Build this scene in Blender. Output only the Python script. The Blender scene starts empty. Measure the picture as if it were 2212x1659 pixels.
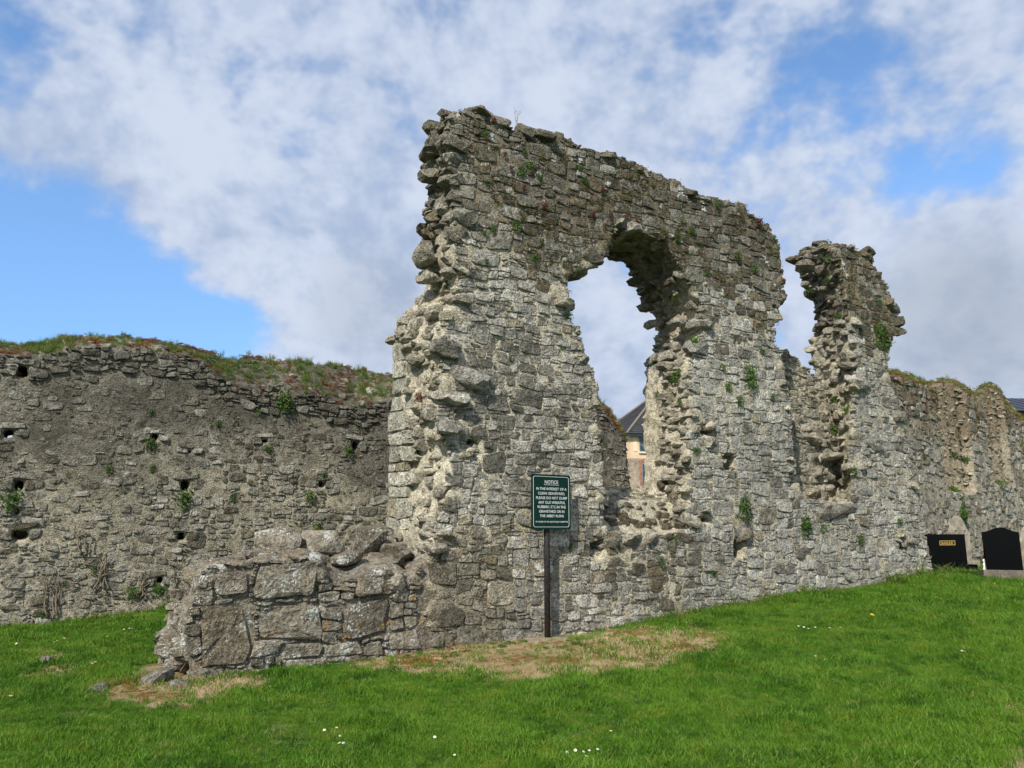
import bpy, bmesh, math, random
import numpy as np
from mathutils import Vector, Matrix, noise as mnoise

random.seed(7)
RNG = np.random.default_rng(11)
scene = bpy.context.scene
COL = scene.collection

# ------------------------------------------------------------------ camera
EYE = 1.6
FPX = 1662.0                      # focal length in units where the frame is 2212 x 1659
PITCH = math.atan((1140 - 829.5) / FPX)
cam_d = bpy.data.cameras.new('camera')
cam_d.sensor_width = 36.0
cam_d.lens = 36.0 * FPX / 2212.0
cam_d.clip_start = 0.05
cam_d.clip_end = 3000
cam = bpy.data.objects.new('camera', cam_d)
cam.location = (0, 0, EYE)
cam.rotation_euler = (math.radians(90) + PITCH, 0, 0)
COL.objects.link(cam)
scene.camera = cam

# ------------------------------------------------------------------ light
SUN_EL = math.radians(43)
SUN_AZ = math.atan2(-0.43, -0.903)         # behind the camera, to its left
sd = bpy.data.lights.new('sun', 'SUN')
sd.energy = 4.8
sd.angle = math.radians(0.9)
sd.color = (1.0, 0.945, 0.84)
sun = bpy.data.objects.new('sun', sd)
svec = Vector((math.sin(SUN_AZ) * math.cos(SUN_EL), math.cos(SUN_AZ) * math.cos(SUN_EL), math.sin(SUN_EL)))
sun.rotation_euler = (-svec).to_track_quat('-Z', 'Y').to_euler()
sun.location = (0, 0, 30)
COL.objects.link(sun)

scene.view_settings.view_transform = 'Standard'
scene.view_settings.look = 'None'
scene.view_settings.exposure = 0.17
scene.view_settings.gamma = 1.0
scene.view_settings.use_curve_mapping = False
scene.cycles.max_bounces = 4
scene.cycles.diffuse_bounces = 2
scene.cycles.use_adaptive_sampling = True
scene.cycles.adaptive_threshold = 0.03
scene.cycles.transparent_max_bounces = 4
scene.cycles.use_denoising = True


def cam_dir(px, py):
    xc = (px - 1106.0) / FPX
    yc = (829.5 - py) / FPX
    f = np.array([0, math.cos(PITCH), math.sin(PITCH)])
    up = np.array([0, -math.sin(PITCH), math.cos(PITCH)])
    d = np.array([xc, 0, 0]) + up * yc + f
    return d


# ------------------------------------------------------------------ node helpers
class NT:
    def __init__(self, tree):
        self.t = tree
        self.n = tree.nodes
        self.l = tree.links

    def node(self, typ, **kw):
        n = self.n.new(typ)
        for k, v in kw.items():
            if k.startswith('_'):
                setattr(n, k[1:], v)
            else:
                self.set(n.inputs[k.replace('__', ' ')], v)
        return n

    def set(self, sock, v):
        if isinstance(v, bpy.types.NodeSocket):
            self.l.new(v, sock)
        elif isinstance(v, (tuple, list)) and len(v) == 3 and sock.type == 'RGBA':
            sock.default_value = (*v, 1)
        else:
            sock.default_value = v

    def noise(self, vec, scale, detail=4, rough=0.55, dist=0.0, dim='3D'):
        n = self.node('ShaderNodeTexNoise')
        n.noise_dimensions = dim
        self.set(n.inputs['Vector'], vec)
        n.inputs['Scale'].default_value = scale
        n.inputs['Detail'].default_value = detail
        n.inputs['Roughness'].default_value = rough
        n.inputs['Distortion'].default_value = dist
        return n.outputs['Fac']

    def ramp(self, fac, lo, hi, a=0.0, b=1.0):
        n = self.n.new('ShaderNodeMapRange')
        n.interpolation_type = 'SMOOTHSTEP'
        self.set(n.inputs[0], fac)
        n.inputs[1].default_value = lo
        n.inputs[2].default_value = hi
        n.inputs[3].default_value = a
        n.inputs[4].default_value = b
        return n.outputs[0]

    def mix(self, fac, a, b, blend='MIX'):
        n = self.n.new('ShaderNodeMix')
        n.data_type = 'RGBA'
        n.blend_type = blend
        n.clamp_factor = True
        self.set(n.inputs[0], fac)
        self.set(n.inputs[6], a)
        self.set(n.inputs[7], b)
        return n.outputs[2]

    def math(self, op, a, b=0.0, c=0.0):
        n = self.n.new('ShaderNodeMath')
        n.operation = op
        self.set(n.inputs[0], a)
        self.set(n.inputs[1], b)
        self.set(n.inputs[2], c)
        return n.outputs[0]

    def vmath(self, op, a, b=None, scale=None):
        n = self.n.new('ShaderNodeVectorMath')
        n.operation = op
        self.set(n.inputs[0], a)
        if b is not None:
            self.set(n.inputs[1], b)
        if scale is not None:
            self.set(n.inputs['Scale'], scale)
        return n.outputs['Value'] if op in ('DOT_PRODUCT', 'LENGTH') else n.outputs['Vector']

    def attr(self, name):
        n = self.n.new('ShaderNodeAttribute')
        n.attribute_name = name
        return n

    def bump(self, h, strength, dist, normal=None):
        n = self.n.new('ShaderNodeBump')
        n.inputs['Strength'].default_value = strength
        n.inputs['Distance'].default_value = dist
        self.set(n.inputs['Height'], h)
        if normal is not None:
            self.set(n.inputs['Normal'], normal)
        return n.outputs['Normal']


def new_mat(name):
    m = bpy.data.materials.new(name)
    m.use_nodes = True
    nt = NT(m.node_tree)
    b = nt.n['Principled BSDF']
    b.inputs['Specular IOR Level'].default_value = 0.25
    b.inputs['Roughness'].default_value = 0.9
    pos = nt.n.new('ShaderNodeNewGeometry').outputs['Position']
    return m, nt, b, pos


# ------------------------------------------------------------------ sky
world = bpy.data.worlds.new('World')
scene.world = world
world.use_nodes = True
world.cycles.sampling_method = 'MANUAL'
world.cycles.sample_map_resolution = 256
wn = NT(world.node_tree)
bg = wn.n['Background']
sky = wn.n.new('ShaderNodeTexSky')
sky.sky_type = 'NISHITA'
sky.sun_disc = False
sky.sun_elevation = SUN_EL
sky.sun_rotation = SUN_AZ
sky.air_density = 1.0
sky.altitude = 3500
sky.dust_density = 0.05
sky.ozone_density = 2.0
gen = wn.n.new('ShaderNodeTexCoord').outputs['Generated']
wdir = wn.vmath('NORMALIZE', gen)
sep = wn.n.new('ShaderNodeSeparateXYZ')
wn.l.new(wdir, sep.inputs[0])
comb = wn.n.new('ShaderNodeCombineXYZ')
wn.set(comb.inputs[0], sep.outputs['X'])
wn.set(comb.inputs[1], sep.outputs['Y'])
wn.set(comb.inputs[2], wn.math('MULTIPLY', sep.outputs['Z'], 1.25))
SKY_OFF = (3.1, 7.7, 1.3)
pl = wn.vmath('ADD', comb.outputs[0], SKY_OFF)
warp = wn.n.new('ShaderNodeTexNoise')
wn.set(warp.inputs['Vector'], pl)
warp.inputs['Scale'].default_value = 3.5
warp.inputs['Detail'].default_value = 1
wv = wn.vmath('SCALE', wn.vmath('SUBTRACT', warp.outputs['Color'], (0.5, 0.5, 0.5)), scale=0.05)
plw = wn.vmath('ADD', pl, wv)
n_big = wn.noise(plw, 3.0, 3, 0.5)
n_mid = wn.noise(plw, 9.0, 4, 0.58)
n_fine = wn.noise(plw, 30.0, 2, 0.6)
cov = wn.math('ADD', wn.math('MULTIPLY', n_big, 0.45), wn.math('MULTIPLY', n_mid, 1.15))
cov = wn.math('ADD', cov, wn.math('MULTIPLY', n_fine, 0.25))
cov = wn.math('SUBTRACT', cov, 0.425)


def blob(px, py, r_in, r_out, amount):
    d = Vector(cam_dir(px, py)).normalized()
    dp = wn.vmath('DOT_PRODUCT', wdir, tuple(d))
    return wn.ramp(dp, math.cos(math.radians(r_out)), math.cos(math.radians(r_in)), 0.0, amount)


bias = 0.295
acc = wn.math('ADD', cov, bias)
for (px, py, ri, ro, a) in [(60, 650, 1, 10.5, -0.44), (300, 710, 1, 9, -0.36), (520, 755, 0.5, 6, -0.26), (-120, 590, 1, 9, -0.28), (170, 360, 2, 8, 0.12), (60, 220, 2, 8, 0.08), (430, 530, 1, 6, 0.10),
                            (-20, 110, 0.5, 5, -0.20), (120, 20, 0.5, 4, -0.07), (2160, 400, 1, 10, -0.17), (1960, 440, 0.5, 7, -0.06), (1680, 230, 0.5, 9, -0.09), (1790, 330, 0.5, 3, -0.06),
                            (560, 310, 0.5, 8, -0.085), (640, 340, 0.5, 4, -0.05), (200, 320, 0.5, 6, -0.08), (1900, 90, 0.5, 6, -0.06), (1250, 60, 1, 5, -0.06), (1100, 480, .5, 4, -0.05),
                            (2080, 680, 2, 9, 0.26), (800, 650, 2, 8, 0.16), (1330, 780, 2, 7, 0.22), (700, 500, 2, 10, 0.10), (1200, 200, 3, 14, 0.05), (2150, 560, 1, 5, 0.1), (2100, 120, 2, 8, 0.05)]:
    acc = wn.math('ADD', acc, blob(px, py, ri, ro, a))
mask = wn.ramp(acc, 0.40, 0.78)
shade = wn.math('ADD', wn.math('MULTIPLY', n_mid, 0.55), wn.math('MULTIPLY', n_fine, 0.25))
shade = wn.math('ADD', shade, wn.math('MULTIPLY', n_big, 0.2))
shade = wn.ramp(shade, 0.36, 0.62)
c_cloud = wn.mix(shade, (3.0, 3.75, 5.2), (4.85, 5.4, 6.5))
greyf = blob(2090, 690, 1.0, 7.5, 0.6)
greyf = wn.math('ADD', greyf, blob(800, 660, 0.5, 5.5, 0.35))
greyf = wn.math('MULTIPLY', greyf, wn.ramp(n_big, 0.3, 0.6, 0.6, 1.0))
c_cloud = wn.mix(greyf, c_cloud, (2.7, 3.1, 3.75))
skyc = wn.mix(1.0, sky.outputs[0], (1.85, 2.15, 2.2), 'MULTIPLY')
skyc = wn.mix(1.0, skyc, wn.ramp(sep.outputs['Z'], 0.0, 0.42, 0.55, 1.0), 'MULTIPLY')
wn.set(bg.inputs['Color'], wn.mix(mask, skyc, c_cloud))
bg.inputs['Strength'].default_value = 0.12


# ------------------------------------------------------------------ numpy noise
def _hash(ix, iy, iz, seed):
    h = (ix.astype(np.int64) * 374761393 + iy.astype(np.int64) * 668265263 + iz.astype(np.int64) * 2147483647 + seed * 974711) & 0xFFFFFFFF
    h = ((h ^ (h >> 13)) * 1274126177) & 0xFFFFFFFF
    h = h ^ (h >> 16)
    return (h & 0xFFFFFF) / float(0xFFFFFF)


def vnoise(x, y, z, seed=0):
    x, y, z = np.broadcast_arrays(np.asarray(x, float), np.asarray(y, float), np.asarray(z, float))
    ix, iy, iz = np.floor(x), np.floor(y), np.floor(z)
    fx, fy, fz = x - ix, y - iy, z - iz
    fx, fy, fz = fx * fx * (3 - 2 * fx), fy * fy * (3 - 2 * fy), fz * fz * (3 - 2 * fz)
    r = 0
    for dx in (0, 1):
        for dy in (0, 1):
            for dz in (0, 1):
                w = (fx if dx else 1 - fx) * (fy if dy else 1 - fy) * (fz if dz else 1 - fz)
                r = r + w * _hash(ix + dx, iy + dy, iz + dz, seed)
    return r * 2 - 1


def fbm(x, y, z, octaves=3, seed=0):
    r, a, f = 0, 0.6, 1.0
    for o in range(octaves):
        r = r + a * vnoise(np.asarray(x) * f, np.asarray(y) * f, np.asarray(z) * f, seed + o * 17)
        a *= 0.5
        f *= 2.03
    return r


def smooth(a, b, x):
    t = np.clip((np.asarray(x, float) - a) / (b - a), 0, 1)
    return t * t * (3 - 2 * t)


# ------------------------------------------------------------------ wall frames
class Frame:
    """a vertical plane: u along the wall, v up (world z), w into the wall (away from the camera)"""
    def __init__(self, p0, theta):
        self.p0 = np.array([p0[0], p0[1], 0.0])
        t = math.radians(theta)
        self.d = np.array([math.sin(t), math.cos(t), 0.0])
        self.b = np.array([-math.cos(t), math.sin(t), 0.0])

    def to_world(self, u, v, w):
        u, v, w = np.broadcast_arrays(np.asarray(u, float), np.asarray(v, float), np.asarray(w, float))
        return self.p0 + u[..., None] * self.d + w[..., None] * self.b + v[..., None] * np.array([0, 0, 1.0])

    def uv(self, px, py, w=0.0):
        r = cam_dir(px, py)
        o = np.array([0, 0, EYE])
        q = self.p0 + self.b * w
        t = np.dot(self.b, q - o) / np.dot(self.b, r)
        p = o + r * t
        return float(np.dot(p - self.p0, self.d)), float(p[2])

    def poly(self, pts, w=0.0):
        return np.array([self.uv(x, y, w) for x, y in pts])


MAIN = Frame((-3.7, 8.0), 60)
LEFT = Frame((-8.05, 12.1), 60)
RIGHT = Frame((8.33, 17.0), 50)


def poly_sd(U, V, poly):
    """signed distance, positive inside"""
    P = np.stack([U.ravel(), V.ravel()], 1)
    best = np.full(len(P), 1e9)
    inside = np.zeros(len(P), bool)
    n = len(poly)
    for i in range(n):
        a, b = poly[i], poly[(i + 1) % n]
        e = b - a
        L = e @ e + 1e-12
        t = np.clip(((P - a) @ e) / L, 0, 1)
        dd = P - a - t[:, None] * e
        best = np.minimum(best, (dd * dd).sum(1))
        c = ((a[1] > P[:, 1]) != (b[1] > P[:, 1])) & (P[:, 0] < (b[0] - a[0]) * (P[:, 1] - a[1]) / (b[1] - a[1] + 1e-12) + a[0])
        inside ^= c
    s = np.sqrt(best)
    return np.where(inside, s, -s).reshape(U.shape)


def surface_nets(F, origin, h):
    S = F > 0
    nx, ny, nz = F.shape
    cx, cy, cz = nx - 1, ny - 1, nz - 1
    cnt = np.zeros((cx, cy, cz), np.int32)
    for a in (0, 1):
        for b in (0, 1):
            for c in (0, 1):
                cnt += S[a:a + cx, b:b + cy, c:c + cz]
    act = (cnt > 0) & (cnt < 8)
    idx = np.full((cx, cy, cz), -1, np.int64)
    ii = np.argwhere(act)
    idx[act] = np.arange(len(ii))
    acc_ = np.zeros((len(ii), 3))
    num = np.zeros(len(ii))
    corners = [(a, b, c) for a in (0, 1) for b in (0, 1) for c in (0, 1)]
    for p in range(8):
        for q in range(p + 1, 8):
            A, B = np.array(corners[p]), np.array(corners[q])
            if np.abs(A - B).sum() != 1:
                continue
            fa = F[ii[:, 0] + A[0], ii[:, 1] + A[1], ii[:, 2] + A[2]]
            fb = F[ii[:, 0] + B[0], ii[:, 1] + B[1], ii[:, 2] + B[2]]
            m = (fa > 0) != (fb > 0)
            t = np.where(m, fa / np.where(np.abs(fa - fb) < 1e-9, 1e-9, fa - fb), 0)
            pt = A + t[:, None] * (B - A)
            acc_ += np.where(m[:, None], pt, 0)
            num += m
    verts = (ii + acc_ / num[:, None]) * h + np.array(origin)
    quads = []
    for ax in range(3):
        o1, o2 = (ax + 1) % 3, (ax + 2) % 3
        sl0 = [slice(None)] * 3
        sl1 = [slice(None)] * 3
        sl0[ax] = slice(0, -1)
        sl1[ax] = slice(1, None)
        ch = S[tuple(sl0)] != S[tuple(sl1)]
        e = np.argwhere(ch)
        ok = (e[:, o1] > 0) & (e[:, o2] > 0) & (e[:, o1] < F.shape[o1] - 1) & (e[:, o2] < F.shape[o2] - 1)
        e = e[ok]
        pos_ = S[e[:, 0], e[:, 1], e[:, 2]]

        def cell(da, db):
            c = e.copy()
            c[:, o1] -= da
            c[:, o2] -= db
            return idx[c[:, 0], c[:, 1], c[:, 2]]
        q = np.stack([cell(1, 1), cell(0, 1), cell(0, 0), cell(1, 0)], 1)
        q[pos_] = q[pos_][:, ::-1]
        quads.append(q)
    quads = np.concatenate(quads)
    quads = quads[(quads >= 0).all(1)]
    return verts, quads


# ------------------------------------------------------------------ mesh / object helpers
def make_mesh(name, verts, faces, tint=None, smooth_shade=True):
    me = bpy.data.meshes.new(name)
    verts = np.asarray(verts, np.float32)
    nv = len(verts)
    me.vertices.add(nv)
    me.vertices.foreach_set('co', verts.ravel())
    if isinstance(faces, np.ndarray):
        k = faces.shape[1]
        flat = faces.ravel().astype(np.int32)
        starts = np.arange(0, len(flat), k, dtype=np.int32)
        tot = np.full(len(starts), k, np.int32)
    else:
        tot = np.array([len(f) for f in faces], np.int32)
        flat = np.array([i for f in faces for i in f], np.int32)
        starts = np.concatenate([[0], np.cumsum(tot)[:-1]]).astype(np.int32)
    me.loops.add(len(flat))
    me.loops.foreach_set('vertex_index', flat)
    me.polygons.add(len(starts))
    me.polygons.foreach_set('loop_start', starts)
    me.polygons.foreach_set('loop_total', tot)
    if tint is not None:
        t = np.asarray(tint, np.float32)
        if t.ndim == 1:
            t = np.tile(t, (nv, 1))
        if t.shape[1] == 3:
            t = np.concatenate([t, np.ones((nv, 1), np.float32)], 1)
        a = me.color_attributes.new('tint', 'FLOAT_COLOR', 'POINT')
        a.data.foreach_set('color', np.ascontiguousarray(t).ravel())
    me.update(calc_edges=True)
    me.polygons.foreach_set('use_smooth', np.full(len(starts), smooth_shade, bool))
    me.validate()
    return me


def link(name, data, parent=None, mat=None, loc=None):
    o = bpy.data.objects.new(name, data)
    COL.objects.link(o)
    if parent is not None:
        o.parent = parent
    if loc is not None:
        o.location = loc
    if mat is not None:
        data.materials.clear()
        data.materials.append(mat)
    return o


def tag(o, label=None, cat=None, group=None, kind=None):
    if label:
        o['label'] = label
    if cat:
        o['category'] = cat
    if group:
        o['group'] = group
    if kind:
        o['kind'] = kind
    return o


def empty(name, loc, label, cat, group=None):
    o = bpy.data.objects.new(name, None)
    o.location = loc
    o.empty_display_size = 0.2
    COL.objects.link(o)
    return tag(o, label, cat, group)


# ------------------------------------------------------------------ terrain
TP = []


def addp(frame, pts, w=0.0):
    for x, y in pts:
        u, v = frame.uv(x, y, w)
        p = frame.to_world(u, 0, w)
        TP.append((p[0], p[1], v))


MAIN_BASE = [(430, 1468), (600, 1452), (740, 1435), (900, 1408), (1100, 1383), (1290, 1364), (1420, 1340), (1600, 1306), (1800, 1276), (1900, 1262), (2000, 1243)]
addp(MAIN, MAIN_BASE, -0.02)
addp(LEFT, [(-150, 1375), (0, 1362), (120, 1348), (240, 1333), (360, 1316)], -0.02)
for x, y, z in [(0, 0, 0), (-5, 2, -0.02), (5, 2, 0.12), (0, 4, 0.0), (-4, 5, -0.02), (4, 5, 0.12), (9, 6, 0.45), (-9, 7, 0.0), (11, 10, 0.60),
                (8.6, 14.6, 0.70), (9.6, 15.3, 0.70), (11, 15.0, 0.70), (13, 17, 0.75), (11.5, 20.5, 0.8), (0, -8, -0.05), (-10, -4, -0.05), (10, -4, 0.3),
                (-2.5, 15, 0.3), (2, 16.5, 0.5), (7, 19, 0.75), (-14, 12, 0.0), (18, 18, 0.8), (18, 8, 0.75)]:
    TP.append((x, y, z))
TP = np.array(TP)


def _tps(r2):
    return np.where(r2 > 1e-9, 0.5 * r2 * np.log(r2 + 1e-12), 0)


_n = len(TP)
_K = _tps(((TP[:, None, :2] - TP[None, :, :2]) ** 2).sum(-1)) + np.eye(_n) * 0.02
_A = np.zeros((_n + 3, _n + 3))
_A[:_n, :_n] = _K
_A[:_n, _n] = 1
_A[:_n, _n + 1:] = TP[:, :2]
_A[_n:, :_n] = _A[:_n, _n:].T
_W = np.linalg.solve(_A, np.concatenate([TP[:, 2], np.zeros(3)]))


def ground_z(x, y):
    x = np.asarray(x, float)
    y = np.asarray(y, float)
    xs, ys = np.clip(x, -16, 22), np.clip(y, -9, 24)
    r2 = (xs[..., None] - TP[:, 0]) ** 2 + (ys[..., None] - TP[:, 1]) ** 2
    z = _tps(r2) @ _W[:_n] + _W[_n] + xs * _W[_n + 1] + ys * _W[_n + 2]
    z = np.clip(z, -0.25, 1.2)
    bump_ = 0.018 * vnoise(x * 1.1, y * 1.1, 0, 5) + 0.008 * vnoise(x * 3.3, y * 3.3, 0, 6)
    return z + bump_


def ground_at(px, py):
    """the point of the ground seen through a pixel of the 2212 x 1659 frame"""
    r = cam_dir(px, py)
    t = np.arange(3.0, 34.0, 0.01)
    z = EYE + r[2] * t
    under = z <= ground_z(r[0] * t, r[1] * t)
    t = t[int(np.argmax(under))]
    x, y = r[0] * t, r[1] * t
    return np.array([x, y, float(ground_z(x, y))])


# ---- dead grass patches, outlined on the ground
def gpoly(pts):
    return np.array([ground_at(x, y)[:2] for x, y in pts])


DEAD = [gpoly([(130, 1510), (210, 1478), (290, 1456), (335, 1436), (430, 1450), (500, 1455), (590, 1458), (580, 1485), (490, 1506), (400, 1528), (280, 1526), (170, 1528)]),
        gpoly([(740, 1432), (860, 1408), (960, 1392), (1090, 1374), (1180, 1368), (1290, 1360), (1340, 1354), (1440, 1360), (1565, 1352), (1590, 1382), (1510, 1424), (1450, 1446), (1340, 1462), (1230, 1478), (1120, 1488), (1040, 1472), (960, 1462), (860, 1450), (770, 1455)]),
        gpoly([(40, 1410), (90, 1402), (165, 1418), (178, 1452), (120, 1474), (60, 1460), (95, 1438)]),
        gpoly([(2165, 1530), (2240, 1500), (2300, 1560), (2300, 1690), (2200, 1690), (2140, 1620)]),
        gpoly([(530, 1592), (640, 1574), (660, 1594), (560, 1616)])]


def dead_amount(x, y):
    x = np.asarray(x, float)
    y = np.asarray(y, float)
    n = 0.30 * fbm(x * 2.6, y * 2.6, 0, 4, 44) - 0.02
    r = np.zeros(x.shape)
    for i, p in enumerate(DEAD):
        s = poly_sd(x, y, p) + n
        k = [1, 1, 0.9, 0.75, 0.6][i]
        r = np.maximum(r, k * smooth(-0.16, 0.14, s))
    return r


# ------------------------------------------------------------------ materials
def stone_material():
    m, nt, b, pos = new_mat('limestone')
    tint = nt.attr('tint')
    T_ = tint.outputs['Color']
    n1 = nt.noise(pos, 9, 3, 0.65)
    n2 = nt.noise(pos, 34, 3, 0.75)
    n3 = nt.noise(pos, 110, 1, 0.6)
    c = nt.mix(nt.ramp(n1, 0.34, 0.64), nt.mix(1.0, T_, (0.68, 0.665, 0.63), 'MULTIPLY'), nt.mix(1.0, T_, (1.20, 1.19, 1.16), 'MULTIPLY'))
    c = nt.mix(nt.ramp(n2, 0.34, 0.54, 0.9, 0.0), c, nt.mix(1.0, c, (0.28, 0.26, 0.225), 'MULTIPLY'))
    c = nt.mix(nt.ramp(n2, 0.54, 0.68, 0.0, 0.55), c, nt.mix(1.0, c, (1.45, 1.43, 1.38), 'MULTIPLY'))
    c = nt.mix(nt.ramp(n3, 0.34, 0.46, 0.55, 0.0), c, nt.mix(1.0, c, (0.42, 0.40, 0.36), 'MULTIPLY'))
    # white crusts of lichen, amount in the alpha of the tint
    la = tint.outputs['Alpha']
    nl = nt.noise(pos, 5.0, 3, 0.65)
    lf = nt.math('ADD', nl, nt.math('MULTIPLY', nt.math('SUBTRACT', n2, 0.5), 0.3))
    lich = nt.ramp(nt.math('ADD', lf, nt.math('MULTIPLY', nt.math('SUBTRACT', la, 1.0), 0.2)), 0.66, 0.70)
    c = nt.mix(lich, c, (0.66, 0.67, 0.62))
    nt.set(b.inputs['Base Color'], c)
    hgt = nt.math('ADD', nt.math('MULTIPLY', n2, 0.8), nt.math('MULTIPLY', n1, 0.8))
    nt.set(b.inputs['Normal'], nt.bump(hgt, 1.0, 0.065))
    return m


def mortar_material():
    m, nt, b, pos = new_mat('lime_mortar')
    tint = nt.attr('tint')
    T_ = tint.outputs['Color']
    n4 = nt.noise(pos, 11, 3, 0.65)
    n2 = nt.noise(pos, 42, 3, 0.75)
    vor = nt.n.new('ShaderNodeTexVoronoi')
    nt.set(vor.inputs['Vector'], pos)
    vor.inputs['Scale'].default_value = 48
    peb = nt.ramp(vor.outputs['Distance'], 0.1, 0.5)
    c = nt.mix(nt.ramp(n4, 0.33, 0.62), nt.mix(1.0, T_, (0.62, 0.59, 0.53), 'MULTIPLY'), nt.mix(1.0, T_, (1.15, 1.14, 1.10), 'MULTIPLY'))
    c = nt.mix(nt.ramp(n2, 0.34, 0.54, 0.8, 0.0), c, nt.mix(1.0, c, (0.34, 0.31, 0.26), 'MULTIPLY'))
    c = nt.mix(nt.math('MULTIPLY', peb, 0.5), nt.mix(1.0, c, (1.35, 1.34, 1.32), 'MULTIPLY'), c)
    nt.set(b.inputs['Base Color'], c)
    hgt = nt.math('ADD', nt.math('MULTIPLY', n2, 0.6), nt.math('MULTIPLY', nt.math('SUBTRACT', 1.0, peb), 0.25))
    hgt = nt.math('ADD', hgt, nt.math('MULTIPLY', n4, 0.5))
    nt.set(b.inputs['Normal'], nt.bump(hgt, 1.0, 0.06))
    return m


def boulder_material():
    """weathered stone of the low wall: brown, with white and orange lichen"""
    m, nt, b, pos = new_mat('lichened_limestone')
    tint = nt.attr('tint')
    n1 = nt.noise(pos, 8.0, 3, 0.65)
    n2 = nt.noise(pos, 26, 3, 0.75)
    n3 = nt.noise(pos, 90, 2, 0.6)
    c = nt.mix(nt.ramp(n1, 0.3, 0.7), nt.mix(1.0, tint.outputs['Color'], (0.6, 0.57, 0.52), 'MULTIPLY'), nt.mix(1.0, tint.outputs['Color'], (1.2, 1.18, 1.12), 'MULTIPLY'))
    c = nt.mix(nt.ramp(n2, 0.36, 0.6, 0.75, 0.0), c, nt.mix(1.0, c, (0.38, 0.35, 0.30), 'MULTIPLY'))
    c = nt.mix(nt.ramp(n3, 0.58, 0.70, 0.0, 0.6), c, (0.42, 0.40, 0.34))
    nl = nt.noise(pos, 3.6, 4, 0.66)
    nl2 = nt.noise(pos, 38, 3, 0.7)
    lf = nt.math('ADD', nl, nt.math('MULTIPLY', nt.math('SUBTRACT', nl2, 0.5), 0.75))
    c = nt.mix(nt.ramp(lf, 0.60, 0.66, 0.0, 0.9), c, (0.62, 0.64, 0.59))
    no = nt.noise(nt.vmath('ADD', pos, (13, 5, 2)), 4.6, 4, 0.66)
    of = nt.math('ADD', no, nt.math('MULTIPLY', nt.math('SUBTRACT', nl2, 0.5), 0.4))
    c = nt.mix(nt.ramp(of, 0.645, 0.69, 0, 0.8), c, (0.42, 0.22, 0.035))
    nt.set(b.inputs['Base Color'], c)
    hgt = nt.math('ADD', nt.math('MULTIPLY', n2, 1.0), nt.math('MULTIPLY', n1, 0.9))
    nt.set(b.inputs['Normal'], nt.bump(hgt, 1.0, 0.08))
    return m


def leaf_material(name, c1, c2, trans=0.35, scale=9.0, rough=0.6):
    m = bpy.data.materials.new(name)
    m.use_nodes = True
    nt = NT(m.node_tree)
    b = nt.n['Principled BSDF']
    out = nt.n['Material Output']
    pos = nt.n.new('ShaderNodeNewGeometry').outputs['Position']
    f = nt.noise(pos, scale, 4, 0.65)
    c = nt.mix(nt.ramp(f, 0.32, 0.68), c1, c2)
    nt.set(b.inputs['Base Color'], c)
    b.inputs['Roughness'].default_value = rough
    b.inputs['Specular IOR Level'].default_value = 0.25
    tr = nt.n.new('ShaderNodeBsdfTranslucent')
    nt.set(tr.inputs['Color'], c)
    mx = nt.n.new('ShaderNodeMixShader')
    mx.inputs[0].default_value = trans
    nt.l.new(b.outputs[0], mx.inputs[1])
    nt.l.new(tr.outputs[0], mx.inputs[2])
    nt.l.new(mx.outputs[0], out.inputs['Surface'])
    return m


def lawn_material():
    """grass blades: greens that wander over the lawn in patches and differ from tuft to tuft"""
    m = leaf_material('lawn_blades', (0.05, 0.135, 0.014), (0.125, 0.235, 0.03), 0.35, 60.0, 0.5)
    nt = NT(m.node_tree)
    b = nt.n['Principled BSDF']
    pos = nt.n.new('ShaderNodeNewGeometry').outputs['Position']
    flat = nt.vmath('MULTIPLY', pos, (1, 1, 0))
    rnd = nt.n.new('ShaderNodeObjectInfo').outputs['Random']
    base = nt.mix(rnd, (0.032, 0.108, 0.007), (0.12, 0.265, 0.018))
    p1 = nt.noise(flat, 0.75, 4, 0.65, dim='2D')
    p2 = nt.noise(flat, 2.6, 3, 0.65, dim='2D')
    c = nt.mix(nt.ramp(p1, 0.36, 0.62, 0.0, 0.65), base, (0.145, 0.275, 0.022))
    c = nt.mix(nt.ramp(p2, 0.54, 0.70, 0.0, 0.45), c, (0.22, 0.28, 0.03))
    c = nt.mix(nt.ramp(p2, 0.30, 0.45, 0.7, 0.0), c, (0.028, 0.088, 0.006))
    nt.set(b.inputs['Base Color'], c)
    for n in nt.n:
        if n.type == 'BSDF_TRANSLUCENT':
            nt.set(n.inputs['Color'], c)
    return m


def ground_material():
    m, nt, b, pos = new_mat('lawn_soil')
    dead = nt.attr('tint')
    n1 = nt.noise(pos, 1.1, 5, 0.6)
    n2 = nt.noise(pos, 24, 5, 0.7)
    n3 = nt.noise(pos, 4.0, 5, 0.65)
    g = nt.mix(nt.ramp(n1, 0.35, 0.68), (0.035, 0.085, 0.012), (0.065, 0.125, 0.02))
    g = nt.mix(nt.ramp(n2, 0.45, 0.7, 0.0, 0.6), g, (0.035, 0.04, 0.015))
    s = nt.mix(nt.ramp(n3, 0.35, 0.62), (0.20, 0.135, 0.055), (0.40, 0.32, 0.19))
    s = nt.mix(nt.ramp(n2, 0.4, 0.65, 0.5, 0.0), s, (0.17, 0.125, 0.065))
    nt.set(b.inputs['Base Color'], nt.mix(dead.outputs['Color'], g, s))
    nt.set(b.inputs['Normal'], nt.bump(n2, 0.9, 0.04))
    return m


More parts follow.
